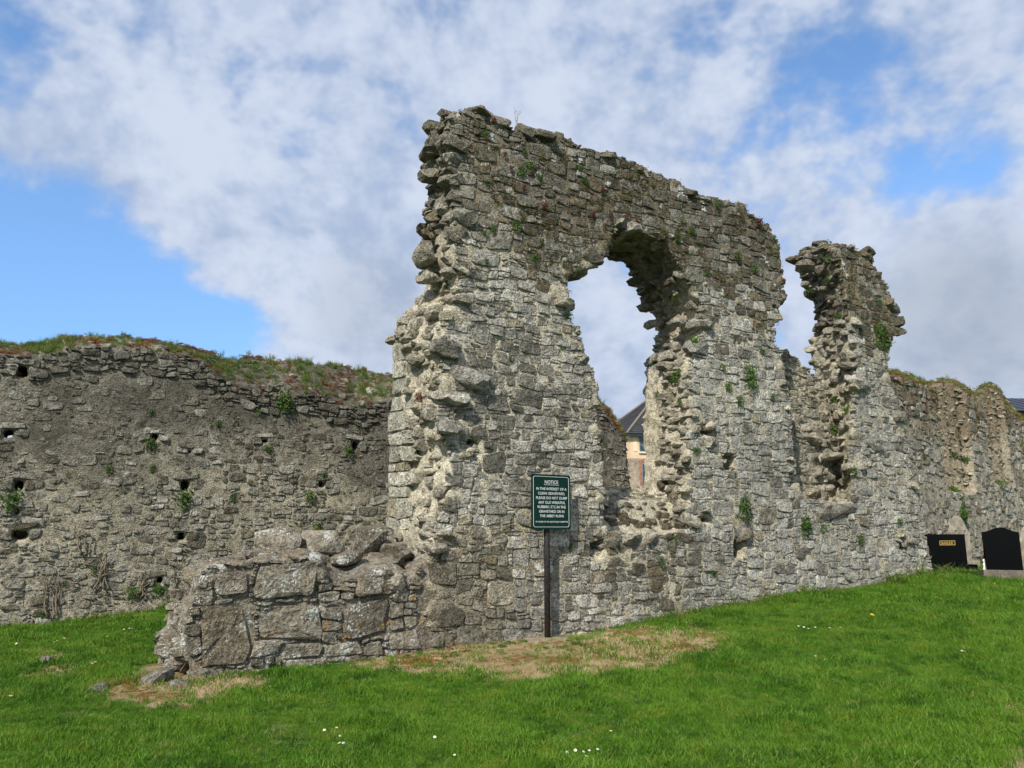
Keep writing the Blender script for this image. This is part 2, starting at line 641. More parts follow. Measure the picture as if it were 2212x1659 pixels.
def plain(name, col, rough=0.7, spec=0.25, var=0.25, scale=14.0, bump=0.0, metallic=0.0):
    m, nt, b, pos = new_mat(name)
    f = nt.noise(pos, scale, 5, 0.65)
    c = nt.mix(nt.ramp(f, 0.3, 0.7), tuple(x * (1 - var) for x in col), tuple(min(1, x * (1 + var)) for x in col))
    nt.set(b.inputs['Base Color'], c)
    b.inputs['Roughness'].default_value = rough
    b.inputs['Specular IOR Level'].default_value = spec
    b.inputs['Metallic'].default_value = metallic
    if bump:
        nt.set(b.inputs['Normal'], nt.bump(f, 0.8, bump))
    return m


M_STONE = stone_material()
M_MORTAR = mortar_material()
M_BOULDER = boulder_material()
M_GROUND = ground_material()
M_LAWN = lawn_material()
M_STRAW = leaf_material('straw', (0.54, 0.44, 0.27), (0.38, 0.27, 0.12), 0.2, 5.0, 0.8)
M_RUST = leaf_material('rusty_moss', (0.20, 0.11, 0.035), (0.30, 0.19, 0.06), 0.15, 6.0, 0.9)
M_FERN = leaf_material('fern_green', (0.045, 0.11, 0.015), (0.09, 0.17, 0.025), 0.3, 20.0, 0.6)
M_MOSS = leaf_material('yellow_moss', (0.09, 0.10, 0.02), (0.16, 0.15, 0.03), 0.2, 20.0, 0.8)
M_SEDUM = leaf_material('red_stonecrop', (0.11, 0.028, 0.015), (0.19, 0.055, 0.025), 0.2, 20.0, 0.8)
M_DRY = leaf_material('dry_stems', (0.22, 0.17, 0.10), (0.32, 0.26, 0.15), 0.1, 9.0, 0.9)
M_LIME = leaf_material('yellow_green_blades', (0.13, 0.22, 0.03), (0.22, 0.27, 0.05), 0.3, 30.0, 0.6)
M_TALL = leaf_material('tall_grass', (0.055, 0.14, 0.018), (0.19, 0.21, 0.05), 0.3, 6.0, 0.7)

# ------------------------------------------------------------------ ground sheet
def axis(lo_far, lo, hi, hi_far, step):
    core = np.arange(lo, hi + step, step)
    k = np.arange(1, 40)
    r = step * (1.28 ** k - 1) / 0.28
    left = lo - r
    right = core[-1] + r
    left = left[left > lo_far]
    right = right[right < hi_far]
    return np.concatenate([[lo_far], left[::-1], core, right, [hi_far]])


gx = axis(-900, -13, 17, 900, 0.14)
gy = axis(-300, 2.5, 21, 1800, 0.14)
GX, GY = np.meshgrid(gx, gy, indexing='ij')
GZ = ground_z(GX, GY)
gv = np.stack([GX, GY, GZ], -1).reshape(-1, 3)
ni, nj = GX.shape
I, J = np.meshgrid(np.arange(ni - 1), np.arange(nj - 1), indexing='ij')
q = np.stack([I * nj + J, (I + 1) * nj + J, (I + 1) * nj + J + 1, I * nj + J + 1], -1).reshape(-1, 4)
da = np.zeros(GX.shape)
near = (GX > -12) & (GX < 16) & (GY > 3) & (GY < 20)
da[near] = dead_amount(GX[near], GY[near])
da = da.ravel()
ground = link('ground', make_mesh('ground', gv, q, np.stack([da, da, da], 1)), mat=M_GROUND)
tag(ground, 'sloping mown lawn around the ruins', None, kind='structure')


# ------------------------------------------------------------------ geometry-node scatter (for what nobody could count)
def scatter(name, pts, rots, scl, kinds, protos, parent=None, kind='stuff'):
    pcol = bpy.data.collections.new(name + '_pieces')
    for i, (me, mat) in enumerate(protos):
        me.materials.clear()
        me.materials.append(mat)
        o = bpy.data.objects.new('%s_piece_%02d' % (name, i), me)
        pcol.objects.link(o)
    me = bpy.data.meshes.new(name)
    me.vertices.add(len(pts))
    me.vertices.foreach_set('co', np.asarray(pts, np.float32).ravel())
    a = me.attributes.new('rot', 'FLOAT_VECTOR', 'POINT')
    a.data.foreach_set('vector', np.asarray(rots, np.float32).ravel())
    a = me.attributes.new('scl', 'FLOAT_VECTOR', 'POINT')
    s = np.asarray(scl, np.float32)
    if s.ndim == 1:
        s = np.repeat(s[:, None], 3, 1)
    a.data.foreach_set('vector', np.ascontiguousarray(s).ravel())
    a = me.attributes.new('pick', 'INT', 'POINT')
    a.data.foreach_set('value', np.asarray(kinds, np.int32))
    o = link(name, me, parent)
    ng = bpy.data.node_groups.new(name + '_scatter', 'GeometryNodeTree')
    ng.interface.new_socket('Geometry', in_out='INPUT', socket_type='NodeSocketGeometry')
    ng.interface.new_socket('Geometry', in_out='OUTPUT', socket_type='NodeSocketGeometry')
    gi = ng.nodes.new('NodeGroupInput')
    go = ng.nodes.new('NodeGroupOutput')
    iop = ng.nodes.new('GeometryNodeInstanceOnPoints')
    ci = ng.nodes.new('GeometryNodeCollectionInfo')
    ci.inputs['Collection'].default_value = pcol
    ci.inputs['Separate Children'].default_value = True
    ci.inputs['Reset Children'].default_value = True

    def nattr(nm, typ):
        n = ng.nodes.new('GeometryNodeInputNamedAttribute')
        n.data_type = typ
        n.inputs['Name'].default_value = nm
        return n.outputs['Attribute']
    L = ng.links.new
    L(gi.outputs[0], iop.inputs['Points'])
    L(ci.outputs[0], iop.inputs['Instance'])
    iop.inputs['Pick Instance'].default_value = True
    L(nattr('pick', 'INT'), iop.inputs['Instance Index'])
    e2r = ng.nodes.new('FunctionNodeEulerToRotation')
    L(nattr('rot', 'FLOAT_VECTOR'), e2r.inputs[0])
    L(e2r.outputs[0], iop.inputs['Rotation'])
    L(nattr('scl', 'FLOAT_VECTOR'), iop.inputs['Scale'])
    L(iop.outputs[0], go.inputs[0])
    md = o.modifiers.new('scatter', 'NODES')
    md.node_group = ng
    o['kind'] = kind
    return o


def blade_tuft(n, radius, hmin, hmax, width, lean, rng, segs=2):
    """a tuft of grass blades, each a tapering bent strip"""
    V, Fc = [], []
    for _ in range(n):
        a = rng.uniform(0, 6.283)
        r = radius * math.sqrt(rng.uniform(0, 1))
        x, y = r * math.cos(a), r * math.sin(a)
        h = rng.uniform(hmin, hmax)
        la = rng.uniform(0, 6.283)
        ln = h * rng.uniform(0.15, 1.0) * lean
        tw = rng.uniform(0, 6.283)
        wx, wy = math.cos(tw) * width * 0.5, math.sin(tw) * width * 0.5
        i0 = len(V)
        for s in range(segs):
            t = s / segs
            k = t * t
            ww = 1 - 0.35 * t
            cx_, cy_, cz_ = x + math.cos(la) * ln * k, y + math.sin(la) * ln * k, h * t - (0.006 if s == 0 else 0)
            V.append((cx_ - wx * ww, cy_ - wy * ww, cz_))
            V.append((cx_ + wx * ww, cy_ + wy * ww, cz_))
        V.append((x + math.cos(la) * ln, y + math.sin(la) * ln, h * (1 - 0.15 * lean)))
        for s in range(segs - 1):
            b0 = i0 + 2 * s
            Fc.append((b0, b0 + 1, b0 + 3, b0 + 2))
        b0 = i0 + 2 * (segs - 1)
        Fc.append((b0, b0 + 1, b0 + 2))
    return make_mesh('tuft', V, Fc, None, False)


def leaf_clump(n, radius, leaf, rng, flat=0.6, droop=0.0):
    """a cushion of small leaves growing out of a joint (local z points out of the wall or up)"""
    V, Fc = [], []
    for _ in range(n):
        v = rng.normal(size=3)
        v /= np.linalg.norm(v)
        v[2] = abs(v[2]) * flat + 0.05
        rr = radius * rng.uniform(0.35, 1.0)
        c = v * rr
        c[1] -= droop * radius * rng.uniform(0, 1) ** 1.5
        t = rng.normal(size=3)
        nrm = v + 0.6 * t
        nrm /= np.linalg.norm(nrm)
        a = np.cross(nrm, rng.normal(size=3))
        a /= np.linalg.norm(a) + 1e-9
        b_ = np.cross(nrm, a)
        L_, W_ = leaf * rng.uniform(0.7, 1.3), leaf * rng.uniform(0.35, 0.6)
        i0 = len(V)
        V += [tuple(c - a * L_ * .5), tuple(c + b_ * W_ * .5 + nrm * W_ * .1), tuple(c + a * L_ * .5), tuple(c - b_ * W_ * .5 + nrm * W_ * .1)]
        Fc.append((i0, i0 + 1, i0 + 2, i0 + 3))
    return make_mesh('clump', V, Fc, None, False)


# ------------------------------------------------------------------ masonry
def pack_stones(frame, inside, u0, v0, nu, nv, cu, cv, tiers, rng, chip_prob=0.75, blocked=None):
    """pack rectangles on a grid of cells, large ones first: irregular rubble. returns [(i,j,w,h)]"""
    free = inside.copy()
    if blocked is not None:
        free &= ~blocked
    out = []
    for (wmin, wmax, hmin, hmax, tries) in tiers:
        for _ in range(tries):
            w = int(rng.integers(wmin, wmax + 1))
            h = int(rng.integers(hmin, hmax + 1))
            i = int(rng.integers(0, nu - w))
            j = int(rng.integers(0, nv - h))
            blk = free[i:i + w, j:j + h]
            if blk.all():
                # snap to what lies left and below, so that stones sit against each other
                while i > 0 and free[i - 1, j:j + h].all() and rng.random() < 0.9 and (i - 1) >= 0:
                    i -= 1
                while j > 0 and free[i:i + w, j - 1].all() and rng.random() < 0.9:
                    j -= 1
                free[i:i + w, j:j + h] = False
                out.append((i, j, w, h))
    # small fillings
    for j in range(nv):
        i = 0
        while i < nu:
            if free[i, j]:
                k = 1
                m = int(rng.integers(2, 5))
                while k < m and i + k < nu and free[i + k, j]:
                    k += 1
                free[i:i + k, j] = False
                if rng.random() < chip_prob:
                    out.append((i, j, k, 1))
                i += k
            else:
                i += 1
    return out


def warp_uv(u, v, seed, amp):
    """bends the joints of a wall; neighbours bend together, so that they still fit"""
    du = amp * (0.9 * vnoise(u * 1.3, v * 1.3, 0.3, seed) + 1.0 * vnoise(u * 4.1, v * 4.1, 0.1, seed + 3) + 0.45 * vnoise(u * 10, v * 10, 2.1, seed + 5))
    dv = amp * (1.2 * vnoise(u * 0.9, v * 1.3, 7.3, seed + 9) + 0.8 * vnoise(u * 4.1, v * 4.1, 4.1, seed + 4) + 0.40 * vnoise(u * 10, v * 10, 6.1, seed + 6))
    return u + du, v + dv


def ring_faces(segs, nr):
    F = []
    for a_ in range(nr - 1):
        for i_ in range(segs):
            j_ = (i_ + 1) % segs
            p, q_, r_, s_ = a_ * segs + i_, a_ * segs + j_, (a_ + 1) * segs + j_, (a_ + 1) * segs + i_
            F += [(p, q_, r_), (p, r_, s_)]
    last = (nr - 1) * segs
    for i_ in range(segs):
        F.append((last + i_, last + (i_ + 1) % segs, nr * segs))
    return np.array(F)


class Facing:
    """collects facing stones and shapes them all at once: rough blocks whose faces stand a little proud of the mortar"""
    def __init__(self, frame, warp=0.04):
        self.frame, self.warp, self.rows = frame, warp, {}

    def add(self, uc, vc, hu, hv, proud, tint, mat, rng, w0=0.0, segs=16, rough=0.016, e=None, boost=1.0):
        self.rows.setdefault((segs, mat.name), []).append((uc, vc, hu, hv, proud, w0, rough, e if e is not None else rng.uniform(4.0, 9.0), *tint, boost))

    def flush(self, pieces, rng):
        for (segs, mn), rows in self.rows.items():
            R = np.array(rows)
            N = len(R)
            uc, vc, hu, hv, proud, w0, rough, e = (R[:, k][:, None] for k in range(8))
            th = np.linspace(0, 2 * math.pi, segs, endpoint=False)[None] + rng.uniform(-.15, .15, (N, 1)) + rng.normal(0, 0.05, (N, segs))
            c, s_ = np.cos(th), np.sin(th)
            bx = np.sign(c) * np.abs(c) ** (2 / e)
            by = np.sign(s_) * np.abs(s_) ** (2 / e)
            k = rng.uniform(0.88, 1.06, (N, 4))
            k[rng.random((N, 4)) < 0.14] *= 0.80
            quad = (bx > 0).astype(int) + 2 * (by > 0).astype(int)
            kk = np.take_along_axis(k, quad, 1) * rng.uniform(0.95, 1.03, (N, segs))
            bx, by = bx * kk, by * kk
            lip = rng.uniform(0.93, 0.985, (N, 1))
            rings = [(1.03, 0.07), (1.0, 0.012), (lip, -proud * 0.9), (0.74, -proud), (0.45, -proud * 1.03), (0.18, -proud * 1.03)]
            P = [np.stack([uc + bx * hu * r, vc + by * hv * r, np.broadcast_to(w0 + w, bx.shape)], -1) for r, w in rings]
            P.append(np.stack([uc, vc, w0 - proud * 1.05], -1))
            V = np.concatenate(P, 1)
            outm = np.zeros(V.shape[1])
            outm[segs * 2:segs * 3] = 0.7
            outm[segs * 3:] = 1
            tu, tv = rng.normal(0, .11, (N, 1)), rng.normal(0, .11, (N, 1))
            V[..., 2] += outm * np.clip((V[..., 0] - uc) * tu + (V[..., 1] - vc) * tv, -proud * .6 - .006, proud * .7 + .008)
            sd_ = rng.uniform(0, 50, (N, 1))
            n = vnoise(V[..., 0] * 9 + sd_, V[..., 1] * 9, sd_, 31) + 0.6 * vnoise(V[..., 0] * 23, V[..., 1] * 23 + sd_, sd_, 32)
            V[..., 2] += outm * n * rough
            V[..., 0], V[..., 1] = warp_uv(V[..., 0], V[..., 1], 71, self.warp)
            Wd = self.frame.to_world(V[..., 0], V[..., 1], V[..., 2])
            F = ring_faces(segs, len(rings))
            m = bpy.data.materials[mn]
            for i_ in range(N):
                pieces.add(Wd[i_], F, R[i_, 8:12], m, False, R[i_, 12])
        self.rows = {}


_ico = bmesh.new()
bmesh.ops.create_icosphere(_ico, subdivisions=2, radius=1.0)
ICO_V = np.array([v.co[:] for v in _ico.verts])
ICO_F = np.array([tuple(v.index for v in f.verts) for f in _ico.faces])
_ico.free()
_ico = bmesh.new()
bmesh.ops.create_icosphere(_ico, subdivisions=1, radius=1.0)
ICO1_V = np.array([v.co[:] for v in _ico.verts])
ICO1_F = np.array([tuple(v.index for v in f.verts) for f in _ico.faces])
_ico.free()


def rock(center, half, rng, yaw=0.0, tilt=(0, 0), big=False, cuts=7):
    """an angular broken stone: a sphere cut by random planes, stretched"""
    V = (ICO_V if big else ICO1_V).copy()
    V = np.sign(V) * np.abs(V) ** 0.5
    V /= np.abs(V).max()
    for _ in range(cuts):
        n = rng.normal(size=3)
        n /= np.linalg.norm(n)
        d = rng.uniform(0.62, 0.95)
        s = V @ n
        over = s > d
        V[over] -= (s[over] - d)[:, None] * n
    sd_ = rng.uniform(0, 99)
    V *= (1 + 0.10 * vnoise(V[:, 0] * 2.5 + sd_, V[:, 1] * 2.5, V[:, 2] * 2.5, 8) + 0.05 * vnoise(V[:, 0] * 6 + sd_, V[:, 1] * 6, V[:, 2] * 6, 9))[:, None]
    V *= np.asarray(half)
    R = np.array((Matrix.Rotation(yaw, 3, 'Z') @ Matrix.Rotation(tilt[0], 3, 'X') @ Matrix.Rotation(tilt[1], 3, 'Y')))
    return V @ R.T + np.asarray(center), (ICO_F if big else ICO1_F)


class Pieces:
    """collects stones; the ones that show largest become objects, the rest one joined part"""
    def __init__(self):
        self.items = []

    def add(self, V, F, tint, mat, smooth_shade=True, boost=1.0):
        c = V.mean(0)
        ext = V.max(0) - V.min(0)
        dist = np.linalg.norm(c - np.array([0, 0, EYE]))
        e = np.sort(ext)
        score = e[1] * e[2] / dist ** 2 * boost
        vis = c[1] > 1 and abs(c[0]) < c[1] * 0.72
        self.items.append((score if vis else score * 1e-3, V, F, np.asarray(tint, float), mat, smooth_shade))

    def build(self, parent, limit, name='stone', stuff_name='small_stones'):
        self.items.sort(key=lambda t: -t[0])
        base = np.array(parent.location)
        for (sc, V, F, t, m, sm) in self.items[:limit]:
            c = V.mean(0)
            link(name, make_mesh(name, V - c, F, t, sm), parent, m, tuple(c - base))
        groups = {}
        for it in self.items[limit:]:
            groups.setdefault((it[4].name, it[5]), []).append(it)
        for (mn, sm), its in groups.items():
            VV, FF, TT, off = [], [], [], 0
            for (_, V, F, t, m, s) in its:
                VV.append(V - base)
                FF.append(F + off)
                TT.append(np.tile(t, (len(V), 1)))
                off += len(V)
            o = link(stuff_name, make_mesh(stuff_name, np.concatenate(VV), np.concatenate(FF), np.concatenate(TT), sm), parent, bpy.data.materials[mn])
            o['kind'] = 'stuff'


def build_core(name, frame, field, ulim, vlim, wlim, h, parent, tint_fn, mat, ragged=0.0, seed=3):
    us = np.arange(ulim[0], ulim[1] + h, h)
    vs = np.arange(vlim[0], vlim[1] + h, h)
    ws = np.arange(wlim[0], wlim[1] + h, h)
    Fv = field(us, vs, ws)
    U, V, W = np.meshgrid(us, vs, ws, indexing='ij')
    verts, quads = surface_nets(Fv, (us[0], vs[0], ws[0]), h)
    wv_ = frame.to_world(verts[:, 0], verts[:, 1], verts[:, 2])
    t = tint_fn(verts[:, 0], verts[:, 1], verts[:, 2])
    base = np.array(parent.location)
    o = link(name, make_mesh(name, wv_ - base, quads, t, True), parent, mat)
    a, b, c, d = (wv_[quads[:, k]] for k in range(4))
    n = np.cross(c - a, d - b)
    area = np.linalg.norm(n, axis=1) * 0.5
    n = n / (area[:, None] * 2 + 1e-12)
    cen = (a + b + c + d) / 4
    cuvw = (verts[quads[:, 0]] + verts[quads[:, 1]] + verts[quads[:, 2]] + verts[quads[:, 3]]) / 4
    return o, dict(cen=cen, n=n, area=area, uvw=cuvw)


def lerp_poly_field(front, back, U, V, ws, wmax):
    """signed distance of an outline that changes from front to back of the wall"""
    L = [poly_sd(U, V, front * (1 - t) + back * t) for t in (0, 0.25, 0.5, 0.75, 1)]
    S = np.empty(U.shape + (len(ws),))
    for k, w in enumerate(ws):
        t = min(1, max(0, w / wmax)) * 4
        i = min(int(t), 3)
        S[..., k] = L[i] * (1 - (t - i)) + L[i + 1] * (t - i)
    return S


def near_noise(f, U, V, ws, su, sv, seed, amp):
    """adds roughness to a field, only near its surface"""
    amp = np.broadcast_to(amp, f.shape)
    m = np.abs(f) < 0.22
    Ub = np.broadcast_to(U[..., None], f.shape)[m]
    Vb = np.broadcast_to(V[..., None], f.shape)[m]
    Wb = np.broadcast_to(ws[None, None, :], f.shape)[m]
    f = f.copy()
    f[m] += fbm(Ub * su, Vb * sv, Wb * su, 3, seed) * amp[m]
    return f


def pick(palette, rng):
    k = np.array([p[0] for p in palette])
    i = rng.choice(len(palette), p=k / k.sum())
    c = np.array(palette[i][1]) * rng.uniform(0.80, 1.20) * np.array([1.02, 1.0, 0.955])
    return c


# ================================================================== the ruined wall with the window
T = 1.12
P_front_back = [
    # (front pixel, back pixel or None)
    ((930, 1165), (845, 1140)), ((958, 1100), (852, 1060)), ((968, 1027), (853, 1000)), ((978, 990), (853, 960)), ((950, 939), (852, 920)), ((945, 860), (851, 860)),
    ((958, 806), (849, 810)), ((948, 775), (848, 770)), ((962, 715), (847, 712)), ((980, 665), (880, 668)), ((990, 638), (915, 640)),
    ((992, 600), (918, 612)), ((984, 560), (905, 585)), ((982, 505), (915, 520)), ((978, 460), (922, 470)), ((976, 410), (930, 415)),
    ((968, 345), (922, 360)), ((966, 300), (926, 318)), ((968, 262), (940, 285)), ((985, 240), (955, 262)),
    ((1002, 230), None), ((1043, 231), None), ((1056, 242), None), ((1072, 257), None), ((1093, 262), None), ((1111, 275), None), ((1134, 275), None),
    ((1170, 283), None), ((1194, 291), None), ((1238, 291), None), ((1248, 314), None), ((1277, 322), None), ((1303, 330), None), ((1342, 338), None),
    ((1373, 351), None), ((1394, 361), None), ((1440, 385), None), ((1480, 402), None), ((1520, 424), None), ((1558, 429), None), ((1608, 444), None), ((1613, 462), None), ((1631, 470), None),
    ((1660, 483), None), ((1667, 504), None), ((1683, 522), None), ((1686, 556), None), ((1688, 577), None), ((1693, 608), None), ((1696, 644), None),
    ((1683, 665), None), ((1683, 688), None), ((1675, 700), None), ((1675, 727), None), ((1680, 748), None), ((1690, 758), None), ((1702, 850), None), ((1712, 950), None), ((1722, 1031), None),
    ((1728, 1076), None), ((1790, 1083), None), ((1842, 1088), None),
    ((1845, 1050), (1798, 1075)), ((1843, 1003), (1783, 1010)), ((1839, 958), (1777, 958)), ((1845, 868), (1766, 868)), ((1842, 829), (1760, 830)), ((1851, 784), (1752, 784)),
    ((1842, 745), (1748, 741)), ((1832, 700), (1764, 700)), ((1827, 650), (1756, 660)), ((1824, 610), (1736, 617)), ((1815, 580), (1728, 581)), ((1806, 550), (1738, 545)), ((1800, 528), (1768, 524)),
    ((1812, 525), None), ((1839, 533), None), ((1863, 542), None), ((1887, 542), None), ((1889, 576), None), ((1898, 591), None), ((1908, 605), None), ((1921, 619), None), ((1921, 650), None),
    ((1936, 665), None), ((1943, 688), None), ((1942, 708), None), ((1948, 722), None), ((1932, 730), None), ((1925, 751), None), ((1920, 772), None), ((1914, 798), None),
    ((1938, 862), None), ((1952, 933), None), ((1958, 965), None), ((1968, 1010), None), ((1992, 1094), None), ((2001, 1156), None), ((2012, 1210), None), ((2010, 1260), None),
    ((2010, 1420), None), ((930, 1620), (850, 1620))]
WF = MAIN.poly([p[0] for p in P_front_back])
WB = np.array([MAIN.uv(*p[1], T) if p[1] else MAIN.uv(*p[0]) for p in P_front_back])

OPEN_F = MAIN.poly([(1230, 690), (1226, 655), (1222, 620), (1232, 590), (1265, 583), (1289, 570), (1298, 558), (1314, 552), (1312, 532), (1320, 511), (1334, 493),
                    (1366, 501), (1397, 507), (1420, 517), (1441, 528), (1462, 562), (1484, 603), (1500, 630), (1512, 655), (1518, 680), (1518, 711), (1515, 745),
                    (1492, 775), (1490, 900), (1490, 1000), (1490, 1092), (1480, 1150), (1400, 1156), (1316, 1150), (1303, 1115), (1306, 1072), (1303, 1000), (1286, 862),
                    (1290, 831), (1280, 792), (1263, 779), (1256, 732), (1257, 703)])
ob = OPEN_F.copy()
OPEN_B = ob
SILL_BACK = MAIN.uv(1400, 1052, T)[1]
SILL_MID = MAIN.uv(1400, 1090, 0.45)[1]
SILL_FRONT = MAIN.uv(1400, 1152)[1]

def ubox(frame, x0, y0, x1, y1, w=0.0):
    a = frame.uv(x0, y1, w)
    b = frame.uv(x1, y0, w)
    return a[0], b[0], a[1], b[1]


HOLES = [ubox(MAIN, 1012, 948, 1034, 986), ubox(MAIN, 1278, 1168, 1305, 1205), ubox(MAIN, 1589, 1166, 1605, 1206), ubox(MAIN, 1568, 983, 1586, 1014),
         ubox(MAIN, 1510, 1119, 1536, 1130), ubox(MAIN, 1710, 1030, 1724, 1050), ubox(MAIN, 1944, 1158, 1956, 1184), ubox(MAIN, 1518, 923, 1540, 942)]


def main_field(us, vs, ws):
    U, V = np.meshgrid(us, vs, indexing='ij')
    outer = lerp_poly_field(WF, WB, U, V, ws, T)
    opening = poly_sd(U, V, OPEN_F)
    W = ws[None, None, :]
    U3, V3 = U[..., None], V[..., None]
    # window sill: a ledge, a rubble riser and a sloping slab behind it
    sill = np.interp(ws, [0, 0.30, 0.42, T], [SILL_FRONT, SILL_FRONT + 0.03, SILL_MID, SILL_BACK])[None, None, :]
    op3 = np.minimum(opening[..., None], V3 - sill)
    f = np.minimum(outer, -op3)
    # infill wall at the back of the second window
    a = MAIN.uv(1695, 752, 0.62)
    b = MAIN.uv(1745, 795, 0.62)
    c = MAIN.uv(1800, 1080, 0.62)
    topv = np.interp(U, [a[0], b[0], c[0]], [a[1], b[1], b[1] - 0.35])
    inf = np.minimum(np.minimum(topv - V, U - (a[0] - 0.1)), (c[0] + 1.0) - U)[..., None]
    inf = np.minimum(np.minimum(inf, W - 0.62), T - W)
    f = np.maximum(f, np.broadcast_to(inf, f.shape))
    f = np.minimum(f, np.minimum(W - 0.009, T - W))
    for (u0, u1, v0, v1) in HOLES:
        hb = np.minimum(np.minimum(U3 - u0, u1 - U3), np.minimum(V3 - v0, v1 - V3))
        hb = np.minimum(hb, 0.55 - W)
        f = np.minimum(f, -hb)
    edge = smooth(0.35, 0.0, np.minimum(np.abs(outer), np.abs(op3)))
    return near_noise(f, U, V, ws, 4.2, 6.5, 21, 0.022 + 0.07 * edge)


MORTAR_LIGHT = np.array([0.53, 0.495, 0.405])
MORTAR_GREY = np.array([0.43, 0.405, 0.345])
MORTAR_DARK = np.array([0.215, 0.187, 0.138])
V_SPRING = MAIN.uv(1150, 600)[1]


def main_tint(u, v, w):
    hi = smooth(V_SPRING - 0.5, V_SPRING + 1.2, v + 0.5 * fbm(u * 1.5, v * 1.5, 0, 2, 91))
    c = MORTAR_LIGHT * (1 - hi)[:, None] + MORTAR_DARK * 1.05 * hi[:, None]
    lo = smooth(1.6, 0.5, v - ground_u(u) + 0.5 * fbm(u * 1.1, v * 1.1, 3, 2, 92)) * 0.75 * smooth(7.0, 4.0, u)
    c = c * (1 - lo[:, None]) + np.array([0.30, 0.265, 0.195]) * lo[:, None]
    c = c * (1 + 0.25 * fbm(u * 0.9, v * 0.45, 4.0, 3, 131))[:, None]
    yel = smooth(0.1, 0.7, fbm(u * 1.2, v * 1.2, w * 1.2 + 5, 3, 93))[:, None] * (1 - hi)[:, None]
    c = c * (1 - 0.35 * yel) + np.array([0.40, 0.37, 0.20]) * 0.35 * yel
    return c


_gu = np.linspace(-2, 16, 200)
_gp = MAIN.to_world(_gu, 0, -0.05)
_gz = ground_z(_gp[:, 0], _gp[:, 1])


def ground_u(u):
    return np.interp(u, _gu, _gz)


rb = MAIN.to_world(5.0, 0, 0.5)
RUIN = empty('ruined_abbey_wall', (rb[0], rb[1], float(ground_u(5.0))), 'tall ruined grey limestone wall with a ragged arched window opening and a broken pillar', 'wall')
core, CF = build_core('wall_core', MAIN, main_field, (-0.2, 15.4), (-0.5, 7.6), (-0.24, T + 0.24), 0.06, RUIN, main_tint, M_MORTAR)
core['label'] = 'pale lime mortar and rubble core of the arched wall'

PAL_LOW = [(5, (0.45, 0.445, 0.42)), (4, (0.37, 0.365, 0.34)), (3, (0.53, 0.52, 0.49)), (1.6, (0.26, 0.255, 0.235)), (1.2, (0.43, 0.395, 0.32))]
PAL_PALE = [(5, (0.52, 0.52, 0.50)), (4, (0.45, 0.45, 0.435)), (3, (0.58, 0.575, 0.55)), (1, (0.40, 0.37, 0.31))]
PAL_DARKG = [(3, (0.19, 0.185, 0.165)), (3, (0.25, 0.243, 0.22)), (2, (0.32, 0.315, 0.29))]
PAL_TOP = [(4, (0.235, 0.222, 0.19)), (4, (0.17, 0.156, 0.125)), (2.5, (0.31, 0.30, 0.27)), (2, (0.20, 0.172, 0.122)), (1.5, (0.40, 0.39, 0.36))]
PAL_CORE = [(4, (0.45, 0.43, 0.375)), (3, (0.37, 0.35, 0.30)), (2, (0.52, 0.485, 0.40)), (1.5, (0.29, 0.27, 0.225))]

PAL_STUB0 = [(4, (0.19, 0.16, 0.12)), (3, (0.14, 0.12, 0.09)), (2, (0.26, 0.23, 0.18))]
stones = Pieces()
rng = np.random.default_rng(5)
fac = Facing(MAIN, 0.032)


def unwarp(u, v, amp):
    """where on the unbent grid a point of the wall lies"""
    a_, b_ = np.array(u, float), np.array(v, float)
    for _ in range(6):
        x_, y_ = warp_uv(a_, b_, 71, amp)
        a_, b_ = a_ - (x_ - u), b_ - (y_ - v)
    return a_, b_


def grid_inside(frame, poly_pos, polys_neg, u0, v0, nu, nv, cu, cv, marg, holes, holegrow=0.03, warp=0.036):
    uc = u0 + (np.arange(nu) + .5) * cu
    vc = v0 + (np.arange(nv) + .5) * cv
    U, V = np.meshgrid(uc, vc, indexing='ij')
    U, V = warp_uv(U, V, 71, warp)
    ins = poly_sd(U, V, poly_pos) > marg
    for p in polys_neg:
        ins &= poly_sd(U, V, p) < -marg
    blk = np.zeros_like(ins)
    for (a, b, c, d) in holes:
        blk |= (U > a - holegrow) & (U < b + holegrow) & (V > c - holegrow) & (V < d + holegrow)
    return ins, blk


